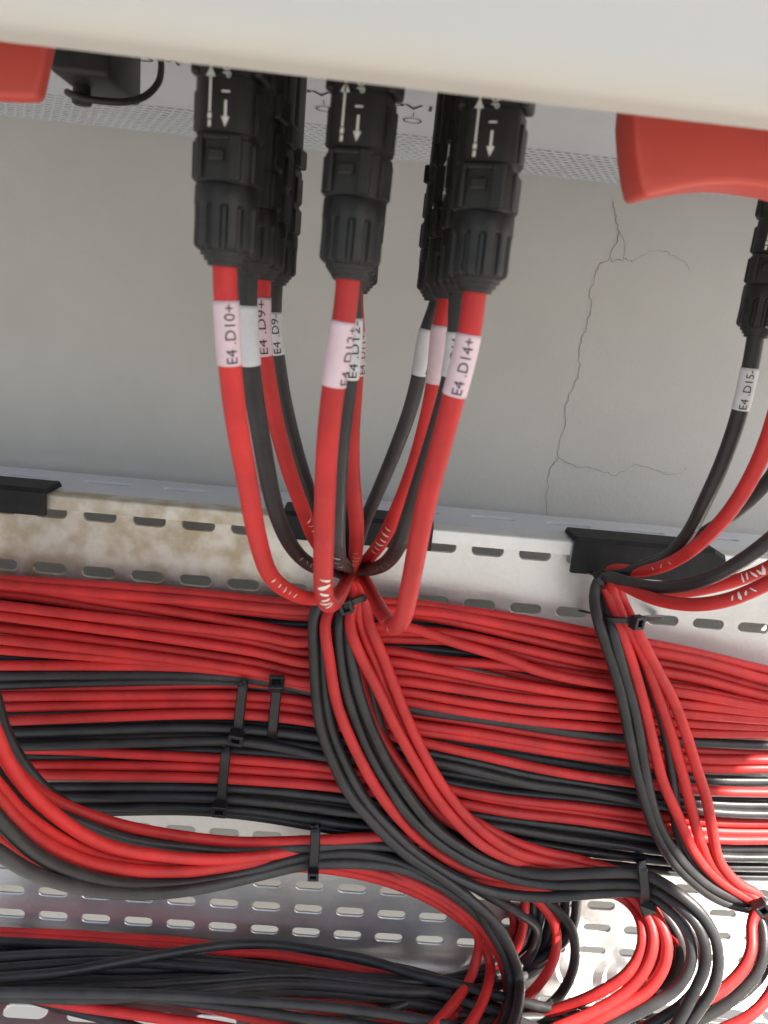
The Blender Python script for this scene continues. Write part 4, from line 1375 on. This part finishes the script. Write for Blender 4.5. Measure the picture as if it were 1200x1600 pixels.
def plate_ring(px, py, rx, ry):
    c = at_z(px, py, ZU - 0.0014)
    vs, fs = [], []
    m = 28
    for k in range(m):
        a = 2 * math.pi * k / m
        for q in (1.0, 0.84):
            vs.append((c.x + rx * q * math.cos(a), c.y + ry * q * math.sin(a), ZU - 0.0014))
    for k in range(m):
        j = (k + 1) % m
        fs.append((2 * k, 2 * k + 1, 2 * j + 1, 2 * j))
    b = len(vs)
    vs += [(c.x - 0.0002, c.y - ry - 0.010, ZU - 0.0014), (c.x + 0.0002, c.y - ry - 0.010, ZU - 0.0014), (c.x + 0.0002, c.y - ry - 0.002, ZU - 0.0014), (c.x - 0.0002, c.y - ry - 0.002, ZU - 0.0014)]
    fs.append((b, b + 1, b + 2, b + 3))
    o = link('port_symbol', vs, fs, M_PRINT, smooth=False)
    unparent_offset(o, inv)


plate_text(655, 169, 'PV11', 0.0075)
plate_text(502, 147, 'PV9', 0.0075)
plate_text(222, 92, 'COM', 0.0075)
plate_ring(644, 189, 0.0046, 0.0046)
plate_ring(508, 171, 0.0046, 0.0046)


# red switch handles
def handle(outline, y0, y1, label):
    fr = [at(x, y, y0) for x, y in outline]
    cx = sum(p.x for p in fr) / len(fr)
    cz = sum(p.z for p in fr) / len(fr)
    bm = bmesh.new()
    f = bm.faces.new([bm.verts.new((p.x, y0, p.z)) for p in fr])
    ex = bmesh.ops.extrude_face_region(bm, geom=[f])
    for v in ex['geom']:
        if isinstance(v, bmesh.types.BMVert):
            v.co.y = y1
    bm.normal_update()
    es = [e for e in bm.edges if len(e.link_faces) == 2 and e.calc_face_angle(0) > math.radians(35)]
    bmesh.ops.bevel(bm, geom=es, offset=0.0016, segments=4, affect='EDGES', profile=0.5)
    o = from_bm('switch_handle', bm, M_KNOB)
    autosmooth(o, 30)
    o['label'] = label
    unparent_offset(o, inv)
    return o


hb = [(1008, 308), (1025, 303), (1045, 298), (1070, 293), (1095, 289), (1120, 287), (1145, 286), (1180, 289), (1230, 297), (1300, 315), (1380, 340), (1400, 210), (1400, 150), (1300, 140), (1180, 130), (1090, 125), (996, 128), (991, 180), (994, 230), (1000, 275)]
handle(hb, 0.184, 0.199, 'red switch handle flaring at its left end')
handle([(-90, 142), (-40, 150), (20, 153), (56, 153), (65, 112), (75, 62), (79, 12), (20, -3), (-90, -18)], 0.206, 0.212, 'red switch handle end at the left edge')

# capped communication plug with its tether
plug = empty('capped_plug', tuple(at(138, 120, .26)))
tag(plug, 'black capped plug with a looped tether beside the left red handle', 'plug')
a, b = at(91, 95, .26), at(184, 150, .26)
bm = bmesh.new()
bm_box(bm, a.x, b.x, .252, .285, b.z + 0.003, ZU - 0.002, 0.0018, 3)
bm_box(bm, a.x + 0.0015, b.x - 0.001, .250, .287, b.z + 0.010, b.z + 0.013, 0.0006, 1)
o = from_bm('plug_body', bm, M_PLAST)
autosmooth(o, 30)
unparent_offset(o, plug)
kc = at(128, 150, .266)
bm = bmesh.new()
lathe(bm, [(kc.z - 0.0028, 0.0022), (kc.z - 0.0024, 0.0030), (kc.z - 0.0004, 0.0034), (kc.z + 0.0002, 0.0028), (kc.z + 0.006, 0.0026)], kc.x, kc.y, 24)
o = from_bm('sealing_knob', bm, M_PLAST)
autosmooth(o, 30)
unparent_offset(o, plug)
P = Path([at(x, y, Y) for x, y, Y in ((105, 144, .266), (125, 153, .262), (160, 158, .262), (195, 160, .264), (225, 152, .268), (246, 132, .274), (252, 108, .282), (250, 80, .290))], 0.002)
o = tube('tether', P.p, 0.0011, M_PLAST, None, 12)
unparent_offset(o, plug)

# added sheet, unseen above the inverter: blocks the sun from all but the right-hand end
zh = 0.70
pb = at(1145, 1215, .385)
XH = pb.x + (zh - pb.z) * SUN.x / SUN.z
bm = bmesh.new()
bm_box(bm, -1.3, XH, -0.46, YW - 0.004, zh, zh + 0.004, 0.001, 1)
bm_box(bm, -1.3, XH, -0.462, -0.458, zh - 0.025, zh + 0.004, 0.001, 1)
blocker = from_bm('sun_blocker', bm, M_PLATE)
unparent_offset(blocker, inv)
for bx in (-1.2, -0.35, 0.5, XH - 0.06):  # brackets made up to carry the added sheet
    bm = bmesh.new()
    bm_box(bm, bx, bx + 0.03, -0.44, YW - 0.004, zh - 0.028, zh - 0.001, 0.002, 1)
    bm_box(bm, bx, bx + 0.03, YW - 0.012, YW - 0.004, zh - 0.20, zh - 0.028, 0.002, 1)
    o = from_bm('blocker_bracket', bm, M_GALV)
    unparent_offset(o, inv)
